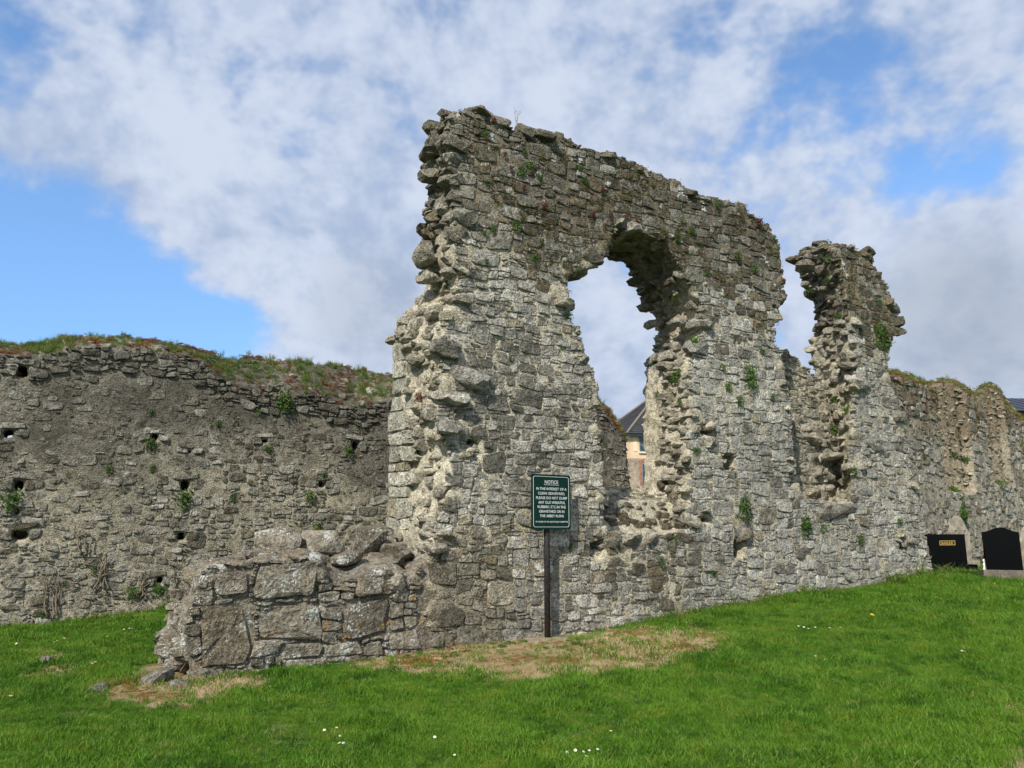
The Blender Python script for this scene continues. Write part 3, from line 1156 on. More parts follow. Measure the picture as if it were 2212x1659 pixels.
CU, CV = 0.051, 0.043
U0, V0 = -0.5, -0.25
NU, NV = int(15.6 / CU), int(7.6 / CV)
ins, blk = grid_inside(MAIN, WF, [OPEN_F], U0, V0, NU, NV, CU, CV, 0.0, HOLES)
tiers = [(7, 10, 5, 7, 120), (5, 8, 4, 5, 900), (4, 6, 3, 4, 5000), (3, 5, 3, 4, 16000), (3, 4, 2, 3, 26000), (2, 3, 2, 3, 26000), (2, 3, 1, 2, 16000)]
packed = pack_stones(MAIN, ins, U0, V0, NU, NV, CU, CV, tiers, rng, 0.8, blk)
dk = MAIN.uv(1110, 860)
dk2 = MAIN.uv(1390, 1220)
lsp, lsp2 = MAIN.uv(1155, 1240), MAIN.uv(1160, 1095)
for (i, j, w, h) in packed:
    uc, vc = U0 + (i + w / 2) * CU, V0 + (j + h / 2) * CV
    gap = rng.uniform(-0.002, 0.014)
    hu, hv = w * CU / 2 - gap * .5, h * CV / 2 - gap * .5
    gz = float(ground_u(uc))
    if vc < gz - 0.15:
        continue
    wob = 0.5 * float(fbm(uc * 1.5, vc * 1.5, 0, 2, 91))
    hi = float(smooth(V_SPRING - 0.6, V_SPRING + 0.9, vc + wob))
    r = rng.random()
    lich = 0.0
    if r < hi:
        t = pick(PAL_TOP, rng)
        lich = 1.2 if rng.random() < 0.35 else 0.65
    elif math.hypot((uc - dk[0]) / 0.9, (vc - dk[1]) / 0.9) < 1 + wob and rng.random() < 0.75:
        t = pick(PAL_DARKG, rng)
    elif math.hypot((uc - dk2[0]) / 1.0, (vc - dk2[1]) / 0.55) < 1 + wob and rng.random() < 0.7:
        t = pick(PAL_TOP, rng)
    elif uc > 7.0 and rng.random() < 0.75:
        t = pick(PAL_PALE, rng)
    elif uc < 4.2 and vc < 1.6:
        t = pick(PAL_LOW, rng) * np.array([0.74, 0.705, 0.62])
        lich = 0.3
    else:
        t = pick(PAL_LOW, rng)
    t = t * (1 + 0.30 * float(fbm(uc * 0.9, vc * 0.45, 4.0, 3, 131)))
    if math.hypot(uc - lsp[0], vc - lsp[1]) < 0.28 or math.hypot(uc - lsp2[0], vc - lsp2[1]) < 0.16:
        lich = 1.5
    chip = h == 1 or w * h <= 4
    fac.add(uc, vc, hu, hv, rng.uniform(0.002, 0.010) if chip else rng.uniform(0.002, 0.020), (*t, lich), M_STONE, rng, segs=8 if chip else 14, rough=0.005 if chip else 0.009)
fac.flush(stones, rng)


def rubble_on(core_faces, frame, sel, density, rng, pieces, palette, mat, size=(0.06, 0.16), flatten=0.45, embed=0.25, lich=0.0, thick_seed=0, hard=False):
    """broken stones bedded flat, sticking out of a torn face"""
    idx = np.flatnonzero(sel)
    if len(idx) == 0:
        return
    p = core_faces['area'][idx]
    n = int(p.sum() * density)
    ch = rng.choice(idx, size=n, p=p / p.sum(), replace=True)
    cells = {}
    yaw0 = math.atan2(frame.d[1], frame.d[0])
    for f in ch:
        c = core_faces['cen'][f]
        s = rng.uniform(*size)
        key = tuple(np.floor(c / 0.085).astype(int))
        if key in cells:
            continue
        cells[key] = 1
        nn = core_faces['n'][f]
        half = np.array([s * rng.uniform(0.8, 1.5), s * rng.uniform(0.7, 1.2), s * flatten * rng.uniform(0.7, 1.4)])
        cc = c - nn * half[1] * embed
        V_, F_ = rock(cc, half, rng, yaw0 + rng.normal(0, 0.5), (rng.normal(0, 0.14), rng.normal(0, 0.14)), big=s > 0.11)
        t = pick(palette, rng)
        pieces.add(V_, F_, (*t, lich), mat, False, 0.8)


# facing of the infill behind the second window
ia, ib, ic = MAIN.uv(1692, 752, 0.62), MAIN.uv(1745, 795, 0.62), MAIN.uv(1800, 1075, 0.62)
ipoly = np.array([(ia[0] - .1, ia[1]), (ia[0] + .2, ia[1] - .03), ib, (ic[0] + .6, ib[1] - .3), (ic[0] + .6, ic[1]), (ia[0] - .1, ic[1])])
ins, blk = grid_inside(MAIN, ipoly, [], U0, V0, NU, NV, CU, CV, 0.0, [])
for (i, j, w, h) in pack_stones(MAIN, ins, U0, V0, NU, NV, CU, CV, [(4, 6, 3, 4, 3000), (3, 5, 2, 3, 9000), (2, 3, 2, 2, 9000)], rng, 0.5):
    fac.add(U0 + (i + w / 2) * CU, V0 + (j + h / 2) * CV, w * CU / 2 - .006, h * CV / 2 - .006, rng.uniform(.01, .03), (*(pick(PAL_CORE, rng) * .9), 0), M_STONE, rng, w0=0.62, segs=12, rough=.01)
fac.flush(stones, rng)

# squared stones at the back edge of the two lower jambs
STRIPS = []
for (bx_, fx_, ytop, ybot, wid) in [(850, 962, 715, 1135, 0.42), (1405, 1490, 772, 1050, 0.46)]:
    ym = (ytop + ybot) / 2
    ub, ut = MAIN.uv(bx_, ybot, T), MAIN.uv(bx_, ytop, T)
    B0 = MAIN.to_world(ub[0] * .5 + ut[0] * .5, 0, T)
    F0 = MAIN.to_world(MAIN.uv(fx_, ym, 0)[0], 0, 0)
    e_ = F0 - B0
    JF = Frame((B0[0], B0[1]), math.degrees(math.atan2(e_[0], e_[1])))
    STRIPS.append((JF, wid, ub[1], ut[1]))
    fj = Facing(JF, 0.034)
    v_ = ub[1] - .05
    while v_ < ut[1] - .05:
        hh = rng.uniform(.10, .32)
        u_ = -.03
        w_end = wid * rng.uniform(.75, 1.2)
        while u_ < w_end:
            ww = rng.uniform(.14, .46)
            fj.add(u_ + ww / 2, v_ + hh / 2, ww / 2 - .003, hh / 2 - .003, rng.uniform(.012, .026), (*(pick(PAL_PALE, rng) * np.array([.96, .95, .88])), 0), M_STONE, rng, w0=-0.035, segs=16, rough=.007, e=9)
            u_ += ww
        v_ += hh
    fj.flush(stones, rng)

nb = MAIN.b
frontness = -(CF['n'] @ nb)
vv = CF['uvw'][:, 1]
uu = CF['uvw'][:, 0]
above = vv > ground_u(uu) - 0.05
hi_f = vv > V_SPRING + 0.3
strip = np.zeros(len(vv), bool)
for JF, wid, va_, vb_ in STRIPS:
    rel = CF['cen'] - JF.p0
    su_, sw_ = rel @ JF.d, rel @ JF.b
    strip |= (su_ > -.1) & (su_ < wid) & (np.abs(sw_) < 0.3) & (vv > va_ - .1) & (vv < vb_ - .25)
above &= ~strip
side = (frontness < 0.62) & (frontness > -0.6) & above & (CF['uvw'][:, 2] > 0.04)
rubble_on(CF, MAIN, side & ~hi_f, 62, rng, stones, PAL_CORE, M_STONE, (0.06, 0.18), 0.5, 0.55)
rubble_on(CF, MAIN, side & hi_f, 62, rng, stones, PAL_TOP, M_STONE, (0.06, 0.17), 0.5, 0.38, lich=0.4)
inw = (uu > MAIN.uv(1695, 900)[0]) & (uu < MAIN.uv(1900, 900, 0.6)[0]) & (CF['uvw'][:, 2] > 0.5) & (CF['uvw'][:, 2] < 0.75) & (frontness > 0.6)
rubble_on(CF, MAIN, inw, 60, rng, stones, PAL_CORE, M_STONE, (0.05, 0.1), 0.6, 0.55)
wi0, wi1 = MAIN.uv(1300, 1100)[0], MAIN.uv(1495, 1100)[0]
risr = (uu > wi0 - .1) & (uu < wi1 + .2) & (CF['uvw'][:, 2] > 0.1) & (CF['uvw'][:, 2] < 0.6) & (frontness > 0.4) & (vv < SILL_BACK + 0.1)
rubble_on(CF, MAIN, risr, 75, rng, stones, PAL_STUB0, M_STONE, (0.05, 0.13), 0.6, 0.45)
cav = (uu > MAIN.uv(1770, 1000, .4)[0]) & (uu < MAIN.uv(1850, 1000)[0]) & (CF['uvw'][:, 2] > 0.03) & (CF['uvw'][:, 2] < 0.8) & (frontness > 0.2) & (vv > MAIN.uv(1800, 1085)[1]) & (vv < MAIN.uv(1800, 900)[1])
rubble_on(CF, MAIN, cav, 70, rng, stones, PAL_CORE, M_STONE, (0.07, 0.17), 0.55, 0.2)
# heavier blocks that stand out of the torn left end and the jambs
for (px, py, w, a, b, c, pal) in [(912, 555, 0.55, .17, .2, .13, PAL_CORE), (928, 330, 0.55, .15, .2, .09, PAL_TOP), (930, 378, 0.6, .15, .2, .11, PAL_TOP), (968, 395, 0.12, .2, .2, .09, PAL_TOP),
                                  (935, 470, 0.6, .12, .2, .1, PAL_TOP), (1000, 472, 0.02, .2, .14, .13, PAL_TOP), (975, 320, 0.1, .2, .2, .1, PAL_TOP), (925, 600, 0.6, .14, .2, .09, PAL_CORE),
                                  (965, 755, 0.02, .22, .2, .13, PAL_LOW), (1012, 820, -0.01, .3, .16, .15, PAL_LOW), (985, 862, 0.0, .2, .16, .1, PAL_LOW), (965, 925, 0.0, .2, .18, .12, PAL_LOW),
                                  (1394, 665, 0.9, .16, .2, .07, PAL_TOP), (1410, 700, 0.85, .16, .2, .07, PAL_CORE), (1505, 700, 0.12, .22, .22, .10, PAL_LOW), (1470, 700, 0.35, .2, .2, .06, PAL_LOW),
                                  (1740, 575, 0.6, .17, .2, .14, PAL_CORE), (1885, 965, 0.02, .26, .1, .1, PAL_LOW), (1830, 790, 0.15, .3, .2, .08, PAL_CORE), (1850, 830, 0.05, .3, .2, .13, PAL_LOW),
                                  (1800, 985, 0.4, .2, .2, .08, PAL_CORE), (1500, 755, 0.1, .25, .2, .10, PAL_LOW), (1270, 560, 0.1, .2, .3, .12, PAL_TOP)]:
    u, v = MAIN.uv(px, py, w)
    cc = MAIN.to_world(u, v, w)
    V_, F_ = rock(cc, (a, b, c), rng, math.atan2(MAIN.d[1], MAIN.d[0]) + rng.normal(0, .2), (rng.normal(0, .12), rng.normal(0, .12)), True, 9)
    stones.add(V_, F_, (*pick(pal, rng), 0.3), M_STONE, False)
# sill block of the second window
u, v = MAIN.uv(1800, 1103, 0.1)
V_, F_ = rock(MAIN.to_world(u, v - .02, 0.22), (.60, .30, .19), rng, math.atan2(MAIN.d[1], MAIN.d[0]), (0.1, 0), True, 4)
stones.add(V_, F_, (0.27, 0.25, 0.21, 0.2), M_STONE, False)

# ------------------------------------------------------------------ low stretch at the left
STUB_T = 1.15
S_fb = [((428, 1520), (345, 1500)), ((424, 1440), (340, 1440)), ((402, 1390), (334, 1374)), ((404, 1345), (360, 1350)), ((420, 1300), (368, 1312)), ((428, 1262), (402, 1272)), ((446, 1226), (410, 1224)),
        ((500, 1218), (455, 1210)), ((560, 1212), (540, 1190)), ((640, 1208), (640, 1180)), ((690, 1206), (690, 1178)), ((700, 1250), (720, 1180)), ((742, 1272), (760, 1180)), ((768, 1242), (790, 1175)),
        ((862, 1240), (850, 1160)), ((880, 1268), (870, 1150)), ((905, 1235), (890, 1140)), ((950, 1180), (900, 1130)), ((1050, 1180), (1000, 1130)), ((1050, 1520), (1000, 1520))]
SF = MAIN.poly([p[0] for p in S_fb])
SB = np.array([MAIN.uv(*p[1], STUB_T) for p in S_fb])


def stub_field(us, vs, ws):
    U, V = np.meshgrid(us, vs, indexing='ij')
    outer = lerp_poly_field(SF, SB, U, V, ws, STUB_T)
    W = ws[None, None, :]
    f = np.minimum(outer, np.minimum(W - 0.028, STUB_T - W))
    edge = smooth(0.3, 0.0, np.abs(outer))
    return near_noise(f, U, V, ws, 5.0, 6.5, 51, 0.03 + 0.08 * edge)


def stub_tint(u, v, w):
    n = fbm(u * 1.5, v * 1.5, w * 1.5, 3, 52)
    return np.array([0.32, 0.29, 0.24]) * (1 + 0.35 * n)[:, None]


low, SFC = build_core('low_wall', MAIN, stub_field, (-1.6, 4.6), (-0.5, 2.2), (-0.2, STUB_T + 0.2), 0.05, RUIN, stub_tint, M_BOULDER)
low['label'] = 'low broken stretch of wall with white and orange lichen'
PAL_STUB = [(4, (0.33, 0.31, 0.27)), (3, (0.245, 0.228, 0.192)), (2, (0.41, 0.39, 0.345)), (1.5, (0.32, 0.285, 0.225))]
NU2, NV2 = int(4.4 / CU), int(2.2 / CV)
ins, blk = grid_inside(MAIN, SF, [], U0, -0.4, NU2, NV2, CU, CV, -0.02, [])
lim = int((MAIN.uv(915, 1300)[0] - U0) / CU)
ins[lim:, :] = False
# the big blocks of the low wall, where they lie
fac2 = Facing(MAIN, 0.045)
for (x0, y0, x1, y1) in [(432, 1305, 540, 1440), (556, 1312, 700, 1392), (556, 1218, 688, 1296), (470, 1232, 540, 1290), (752, 1296, 842, 1380), (770, 1246, 858, 1285)]:
    a = ubox(MAIN, x0, y0, x1, y1)
    uc, vc, hu, hv = (a[0] + a[1]) / 2, (a[2] + a[3]) / 2, (a[1] - a[0]) / 2, (a[3] - a[2]) / 2
    i0, i1 = int((a[0] - U0) / CU), int((a[1] - U0) / CU)
    j0, j1 = int((a[2] + 0.4) / CV), int((a[3] + 0.4) / CV)
    ins[max(i0, 0):i1 + 1, max(j0, 0):j1 + 1] = False
    fac2.add(uc, vc, hu * 1.04, hv * 1.05, rng.uniform(0.012, 0.024), (*pick(PAL_STUB, rng), 1), M_BOULDER, rng, w0=0.004, segs=30, rough=0.022, e=7)
packed = pack_stones(MAIN, ins, U0, -0.4, NU2, NV2, CU, CV, [(7, 9, 4, 5, 300), (4, 6, 3, 4, 2500), (3, 5, 2, 4, 6000), (2, 3, 2, 2, 6000)], rng, 0.8)
for (i, j, w, h) in packed:
    uc, vc = U0 + (i + w / 2) * CU, -0.4 + (j + h / 2) * CV
    hu, hv = w * CU / 2 - .006, h * CV / 2 - .006
    fac2.add(uc, vc, hu, hv, rng.uniform(0.002, 0.02), (*pick(PAL_STUB, rng), 1), M_BOULDER, rng, w0=0.004, segs=16, rough=0.015)
fac2.flush(stones, rng)
frs = -(SFC['n'] @ nb)
sel = (frs < 0.6) & (frs > -0.5) & (SFC['uvw'][:, 0] < MAIN.uv(930, 1300)[0])
rubble_on(SFC, MAIN, sel, 34, rng, stones, PAL_STUB, M_BOULDER, (0.06, 0.15), 0.6, 0.62)
for (px, py, w, a, b, c) in [(597, 1168, 0.75, .29, .24, .15), (700, 1168, 0.75, .27, .26, .18), (798, 1166, 0.85, .26, .25, .20), (560, 1200, 0.55, .2, .2, .07), (745, 1205, 0.5, .2, .2, .1),
                             (800, 1262, 0.10, .17, .18, .15), (845, 1262, 0.10, .15, .16, .15), (860, 1195, 0.5, .2, .3, .12), (655, 1195, 0.5, .12, .12, .06)]:
    u, v = MAIN.uv(px, py, w)
    V_, F_ = rock(MAIN.to_world(u, v, w), (a, b, c), rng, math.atan2(MAIN.d[1], MAIN.d[0]) + rng.normal(0, .25), (rng.normal(0, .12), rng.normal(0, .12)), True, 9)
    stones.add(V_, F_, (*pick(PAL_STUB, rng), 1), M_BOULDER, False)
stones.build(RUIN, 300)

# ================================================================== the long turf-topped wall behind, at the left
TL = 0.95
L_fb = [((-760, 1560), None), ((-760, 700), (-760, 690)), ((-400, 752), (-400, 738)), ((-230, 765), (-230, 752)), ((-60, 768), (-60, 748)), ((0, 765), (0, 742)), ((60, 770), (45, 745)), ((120, 762), (100, 738)), ((150, 748), (140, 727)), ((230, 745), (220, 724)), ((300, 752), (300, 731)),
        ((400, 765), (370, 740)), ((440, 785), (430, 752)), ((470, 815), (455, 762)), ((520, 832), (520, 769)), ((600, 845), (600, 775)), ((690, 852), (680, 780)), ((740, 872), (740, 788)),
        ((790, 882), (800, 800)), ((850, 850), (850, 806)), ((1000, 852), (1000, 822)), ((1200, 860), (1200, 845)), ((1285, 872), (1283, 858)), ((1310, 895), (1302, 872)), ((1332, 925), (1328, 900)), ((1350, 950), (1344, 930)),
        ((1356, 1010), (1350, 1000)), ((1360, 1100), (1354, 1080)), ((1362, 1300), (1356, 1290)), ((700, 1500), None)]
LF = LEFT.poly([p[0] for p in L_fb])
LB = np.array([LEFT.uv(*p[1], TL) if p[1] else LEFT.uv(*p[0]) for p in L_fb])
LHOLES = [(ubox(LEFT, 6, 929, 32, 944), 2.0)] + [(ubox(LEFT, *b), 0.5) for b in
          [(327, 935, 343, 950), (566, 946, 580, 959), (762, 952, 774, 975), (405, 968, 416, 980), (30, 1038, 52, 1060), (391, 1037, 410, 1058), (688, 1040, 703, 1054), (25, 1146, 62, 1166),
           (384, 1148, 400, 1166), (337, 1245, 354, 1264), (36, 792, 62, 814), (590, 839, 605, 850), (30, 1095, 46, 1112)]]


def left_field(us, vs, ws):
    U, V = np.meshgrid(us, vs, indexing='ij')
    outer = lerp_poly_field(LF, LB, U, V, ws, TL)
    W = ws[None, None, :]
    U3, V3 = U[..., None], V[..., None]
    f = np.minimum(outer, np.minimum(W, TL - W))
    for (a, b, c, d), dep in LHOLES:
        hb = np.minimum(np.minimum(U3 - a, b - U3), np.minimum(V3 - c, d - V3))
        f = np.minimum(f, -np.minimum(hb, dep - W))
    edge = smooth(0.35, 0.0, np.abs(outer))
    return near_noise(f, U, V, ws, 4.2, 5.5, 61, 0.024 + 0.06 * edge)


_gul = np.linspace(-6, 14, 120)
_gpl = LEFT.to_world(_gul, 0, -0.05)
_gzl = ground_z(_gpl[:, 0], _gpl[:, 1])


def left_dark(u, v):
    """the dark crust of the old render: most of the upper wall, running down in tongues"""
    hgt = v - np.interp(u, _gul, _gzl)
    n = 0.9 * fbm(u * 0.8, v * 0.35, 0, 3, 63) + 0.35 * fbm(u * 3, v * 2, 0, 2, 64)
    return smooth(1.5, 2.9, hgt + n)


def left_tint(u, v, w):
    d = left_dark(u, v)[:, None]
    n = smooth(-0.3, 0.5, fbm(u * 1.6, v * 1.6, 2, 3, 65))[:, None]
    lightc = np.array([0.40, 0.37, 0.295]) * (0.85 + 0.25 * n)
    darkc = np.array([0.20, 0.187, 0.158]) * (0.65 + 0.65 * n)
    return lightc * (1 - d) + darkc * d


lb = LEFT.to_world(4.0, 0, 0.4)
LWALL = empty('boundary_wall', (lb[0], lb[1], float(ground_z(lb[0], lb[1]))), 'long dark stained rubble wall with turf along its top behind the ruin', 'wall')
lcore, LCF = build_core('wall_core', LEFT, left_field, (-4.9, 13.6), (-0.6, 5.6), (-0.24, TL + 0.24), 0.065, LWALL, left_tint, M_MORTAR)
lcore['label'] = 'brown weathered render and mortar of the boundary wall'
lst = Pieces()
facl = Facing(LEFT, 0.04)
rng = np.random.default_rng(15)
UL0, VL0 = -4.8, -0.5
NUL, NVL = int(18.1 / CU), int(6.0 / CV)
ins, blk = grid_inside(LEFT, LF, [], UL0, VL0, NUL, NVL, CU, CV, 0.0, [h[0] for h in LHOLES])
packed = pack_stones(LEFT, ins, UL0, VL0, NUL, NVL, CU, CV, [(6, 8, 4, 5, 160), (4, 6, 3, 4, 2500), (3, 5, 2, 3, 16000), (2, 4, 2, 3, 24000), (2, 3, 1, 2, 20000)], rng, 0.6, blk)
PAL_L = [(4, (0.39, 0.38, 0.345)), (3, (0.31, 0.298, 0.26)), (2, (0.47, 0.46, 0.425)), (2, (0.25, 0.232, 0.19))]
PAL_LD = [(4, (0.225, 0.213, 0.185)), (3, (0.17, 0.158, 0.132)), (2, (0.29, 0.283, 0.258)), (1, (0.37, 0.365, 0.34))]
Ltop = LEFT.poly([p[0] for p in L_fb[1:22]])
for (i, j, w, h) in packed:
    uc, vc = UL0 + (i + w / 2) * CU, VL0 + (j + h / 2) * CV
    gz = float(np.interp(uc, _gul, _gzl))
    if vc < gz - 0.12:
        continue
    d = float(left_dark(np.array(uc), np.array(vc)))
    top = float(np.interp(uc, Ltop[:, 0], Ltop[:, 1]))
    incap = (top - vc) < 0.42
    patch = float(fbm(uc * 1.4, vc * 1.4, 0, 2, 77))
    if not incap and d > 0.35 and rng.random() < 0.10 + 0.5 * patch:
        continue                                    # hidden under the old render
    hgt = vc - gz
    if not incap and hgt > 0.9 and rng.random() < 0.15:
        continue
    chip = h == 1 or w * h <= 4
    if incap:
        proud = rng.uniform(0.02, 0.06)
        t = pick(PAL_L, rng) * 0.62
        lich = 0.7
    else:
        proud = rng.uniform(0.0, 0.014) if d > 0.4 else rng.uniform(0.002, 0.026)
        t = pick(PAL_LD if rng.random() < d else PAL_L, rng)
        lich = 0.25
    gap = rng.uniform(0.008, 0.026)
    facl.add(uc, vc, w * CU / 2 - gap * .5, h * CV / 2 - gap * .5, proud, (*t, lich), M_STONE, rng, segs=8 if chip else 14, rough=0.006 if chip else 0.012, e=rng.uniform(3, 7))
# lintels and jambs round the putlog holes
for (a, b, c, d), dep in LHOLES:
    (uc_, vc_) = unwarp((a + b) / 2, (c + d) / 2, 0.04)
    a, b, c, d = uc_ - (b - a) / 2, uc_ + (b - a) / 2, vc_ - (d - c) / 2, vc_ + (d - c) / 2
    wv2, hv2 = (b - a), (d - c)
    for (uc, vc, hu, hv) in [((a + b) / 2 + rng.normal(0, .04), d + .06, wv2 * .5 + .12, .05), (a - .10, (c + d) / 2, .085, hv2 * .5), (b + .10, (c + d) / 2, .085, hv2 * .5)]:
        facl.add(uc, vc, hu, hv, rng.uniform(.02, .035), (*(pick(PAL_L, rng) * .9), .2), M_STONE, rng, segs=14, rough=0.01)
facl.flush(lst, rng)
nbl = LEFT.b
frl = -(LCF['n'] @ nbl)
lu, lv, lw = LCF['uvw'].T
topsel = (LCF['n'][:, 2] > 0.35) & (lv > 3.0)
rubble_on(LCF, LEFT, topsel, 7, rng, lst, PAL_L, M_STONE, (0.05, 0.13), 0.6, 0.4, lich=0.4)
endsel = (frl < 0.6) & (frl > -0.5) & (lu > 11.0) & (LCF['n'][:, 2] < 0.6)
rubble_on(LCF, LEFT, endsel, 50, rng, lst, PAL_CORE, M_STONE, (0.05, 0.11), 0.5, 0.6)
lst.build(LWALL, 300)

# ================================================================== the wall behind the graves, at the right
TR_ = 0.9
R_fb = [((1840, 1300), None), ((1840, 790), (1840, 780)), ((1915, 806), (1915, 797)), ((1960, 822), (1960, 808)), ((2005, 840), (2000, 826)), ((2016, 835), (2010, 826)), ((2040, 832), (2035, 818)), ((2070, 838), (2065, 822)),
        ((2098, 860), (2095, 846)), ((2112, 862), (2106, 850)), ((2130, 845), (2128, 828)), ((2150, 845), (2148, 826)), ((2178, 885), (2172, 866)), ((2205, 912), (2200, 898)), ((2400, 960), (2400, 945)), ((2560, 975), (2560, 960)), ((2560, 1300), None)]
RF = RIGHT.poly([p[0] for p in R_fb])
RB = np.array([RIGHT.uv(*p[1], TR_) if p[1] else RIGHT.uv(*p[0]) for p in R_fb])
RNICHE = [(ubox(RIGHT, 2046, 900, 2092, 1062), 0.34), (ubox(RIGHT, 2144, 905, 2172, 1045), 0.30)]


def right_field(us, vs, ws):
    U, V = np.meshgrid(us, vs, indexing='ij')
    outer = lerp_poly_field(RF, RB, U, V, ws, TR_)
    W = ws[None, None, :]
    U3, V3 = U[..., None], V[..., None]
    f = np.minimum(outer, np.minimum(W, TR_ - W))
    for (a, b, c, d), dep in RNICHE:
        hb = np.minimum(np.minimum(U3 - a, b - U3), np.minimum(V3 - c - 0.2 * W, (d + 2.5) - V3))
        f = np.minimum(f, -np.minimum(hb, dep + 0.10 * np.sin(U3 * 9) - W))
    edge = smooth(0.4, 0.0, np.abs(outer))
    return near_noise(f, U, V, ws, 3.8, 5.2, 81, 0.03 + 0.07 * edge)


def right_tint(u, v, w):
    hi = smooth(3.6, 4.8, v + 0.7 * fbm(u, v, 0, 2, 83))[:, None]
    n = smooth(-0.3, 0.5, fbm(u * 1.3, v * 1.3, 2, 3, 85))[:, None]
    back = smooth(0.12, 0.25, w)[:, None] * 0.6
    c = np.array([0.42, 0.385, 0.315]) * (0.88 + 0.2 * n)
    c = c * (1 - back) + np.array([0.27, 0.21, 0.14]) * back
    return c * (1 - hi) + np.array([0.22, 0.18, 0.13]) * hi


r0 = RIGHT.to_world(4.0, 0, 0.4)
RWALL = empty('churchyard_wall', (r0[0], r0[1], float(ground_z(r0[0], r0[1]))), 'pale rubble wall with mossy humps along its top behind the black headstones', 'wall')
rcore, RCF = build_core('wall_core', RIGHT, right_field, (-2.0, 17.0), (0.2, 6.6), (-0.24, TR_ + 0.24), 0.07, RWALL, right_tint, M_MORTAR)
rcore['label'] = 'pale mortar of the wall behind the graves'
rst = Pieces()
facr = Facing(RIGHT, 0.036)
rng = np.random.default_rng(25)
CUR, CVR = 0.062, 0.056
NUR, NVR = int(18.8 / CUR), int(6.4 / CVR)
ins, blk = grid_inside(RIGHT, RF, [], -1.9, 0.2, NUR, NVR, CUR, CVR, 0.0, [(a_, b_, c_, d_ + 2.5) for (a_, b_, c_, d_), _ in RNICHE], 0.0)
packed = pack_stones(RIGHT, ins, -1.9, 0.2, NUR, NVR, CUR, CVR, [(6, 8, 4, 5, 300), (4, 6, 3, 4, 3000), (3, 5, 2, 3, 12000), (2, 4, 2, 3, 18000), (2, 3, 1, 2, 10000)], rng, 0.45, blk)
PAL_R = [(4, (0.43, 0.42, 0.395)), (3, (0.36, 0.35, 0.315)), (2, (0.48, 0.47, 0.44)), (2, (0.33, 0.29, 0.23))]
PAL_RT = [(4, (0.26, 0.235, 0.195)), (3, (0.21, 0.18, 0.135)), (2, (0.33, 0.31, 0.27))]
for (i, j, w, h) in packed:
    uc, vc = -1.9 + (i + w / 2) * CUR, 0.2 + (j + h / 2) * CVR
    if rng.random() < 0.12:
        continue
    hi = float(smooth(3.9, 4.9, np.array(vc + 0.7 * float(fbm(uc, vc, 0, 2, 83)))))
    t = pick(PAL_RT if rng.random() < hi else PAL_R, rng)
    chip = h == 1 or w * h <= 4
    gap = rng.uniform(0.008, 0.024)
    facr.add(uc, vc, w * CUR / 2 - gap * .5, h * CVR / 2 - gap * .5, rng.uniform(0.005, 0.035), (*t, 0.2), M_STONE, rng, segs=8 if chip else 12, rough=0.007 if chip else 0.014)
facr.flush(rst, rng)
frr = -(RCF['n'] @ RIGHT.b)
rw = RCF['uvw'][:, 2]
sel = (rw > 0.1) & (rw < 0.55) & (RCF['n'][:, 2] < 0.5) & (frr > -0.2)
rubble_on(RCF, RIGHT, sel, 45, rng, rst, PAL_CORE, M_STONE, (0.05, 0.11), 0.45, 0.4)
sel = (RCF['n'][:, 2] > 0.4) & (RCF['uvw'][:, 1] > 3.6)
rubble_on(RCF, RIGHT, sel, 6, rng, rst, PAL_R, M_STONE, (0.06, 0.14), 0.6, 0.4)
rst.build(RWALL, 300)

# ================================================================== small plants, moss and turf on the walls
bpy.context.view_layer.update()
DG = bpy.context.evaluated_depsgraph_get()


def hit(px, py):
    d = Vector(cam_dir(px, py)).normalized()
    ok, loc, nrm, idx, ob, mtx = scene.ray_cast(DG, Vector((0, 0, EYE)), d, distance=60)
    if not ok:
        return None
    n = nrm if nrm.dot(d) < 0 else -nrm
    return loc, n


rng = np.random.default_rng(33)
ORD = ['first', 'second', 'third', 'fourth', 'fifth', 'sixth', 'seventh', 'eighth', 'ninth', 'tenth', 'eleventh', 'twelfth', 'thirteenth', 'fourteenth', 'fifteenth', 'sixteenth', 'seventeenth', 'eighteenth', 'nineteenth', 'twentieth', 'twenty-first', 'twenty-second']


def placed(rows, zone, phrase):
    """rows of (px, py, ...) -> a label for each: the zone it grows in and its turn there from the left"""
    by = {}
    for r in rows:
        by.setdefault(zone(r[0], r[1]), []).append(r)
    out = {}
    for z_, rs in by.items():
        for k_, r in enumerate(sorted(rs, key=lambda q_: (q_[0], q_[1]))):
            out[(r[0], r[1])] = phrase % (z_, '' if len(rs) == 1 else ', ' + ORD[k_] + ' from the left')
    return out


def ruin_zone(x, y):
    if x < 1200:
        return 'on the high wall before the arch' if y < 600 else 'on the pier before the arch'
    if x < 1420 and y < 520:
        return 'above the arch'
    if 1400 <= x < 1530 and 560 < y < 1000:
        return 'in the far jamb of the window'
    if y < 640:
        return 'on the high wall past the arch'
    if x < 1300:
        return 'on the near jamb of the window' if y < 1000 else 'right of the sign'
    if y < 1000:
        return 'on the middle of the pier past the window'
    return 'low on the wall below the window' if x < 1600 else 'on the wall below the pillar'




def tube(path, radii, segs=6):
    V, F = [], []
    n = len(path)
    for i, (p, r) in enumerate(zip(path, radii)):
        p = Vector(p)
        t = (Vector(path[min(i + 1, n - 1)]) - Vector(path[max(i - 1, 0)])).normalized()
        a = t.orthogonal().normalized()
        b = t.cross(a)
        for k in range(segs):
            g = 2 * math.pi * k / segs
            V.append(tuple(p + (a * math.cos(g) + b * math.sin(g)) * r))
    for i in range(n - 1):
        for k in range(segs):
            F.append((i * segs + k, i * segs + (k + 1) % segs, (i + 1) * segs + (k + 1) % segs, (i + 1) * segs + k))
    F.append(tuple(range(segs))[::-1])
    F.append(tuple((n - 1) * segs + k for k in range(segs)))
    return V, F


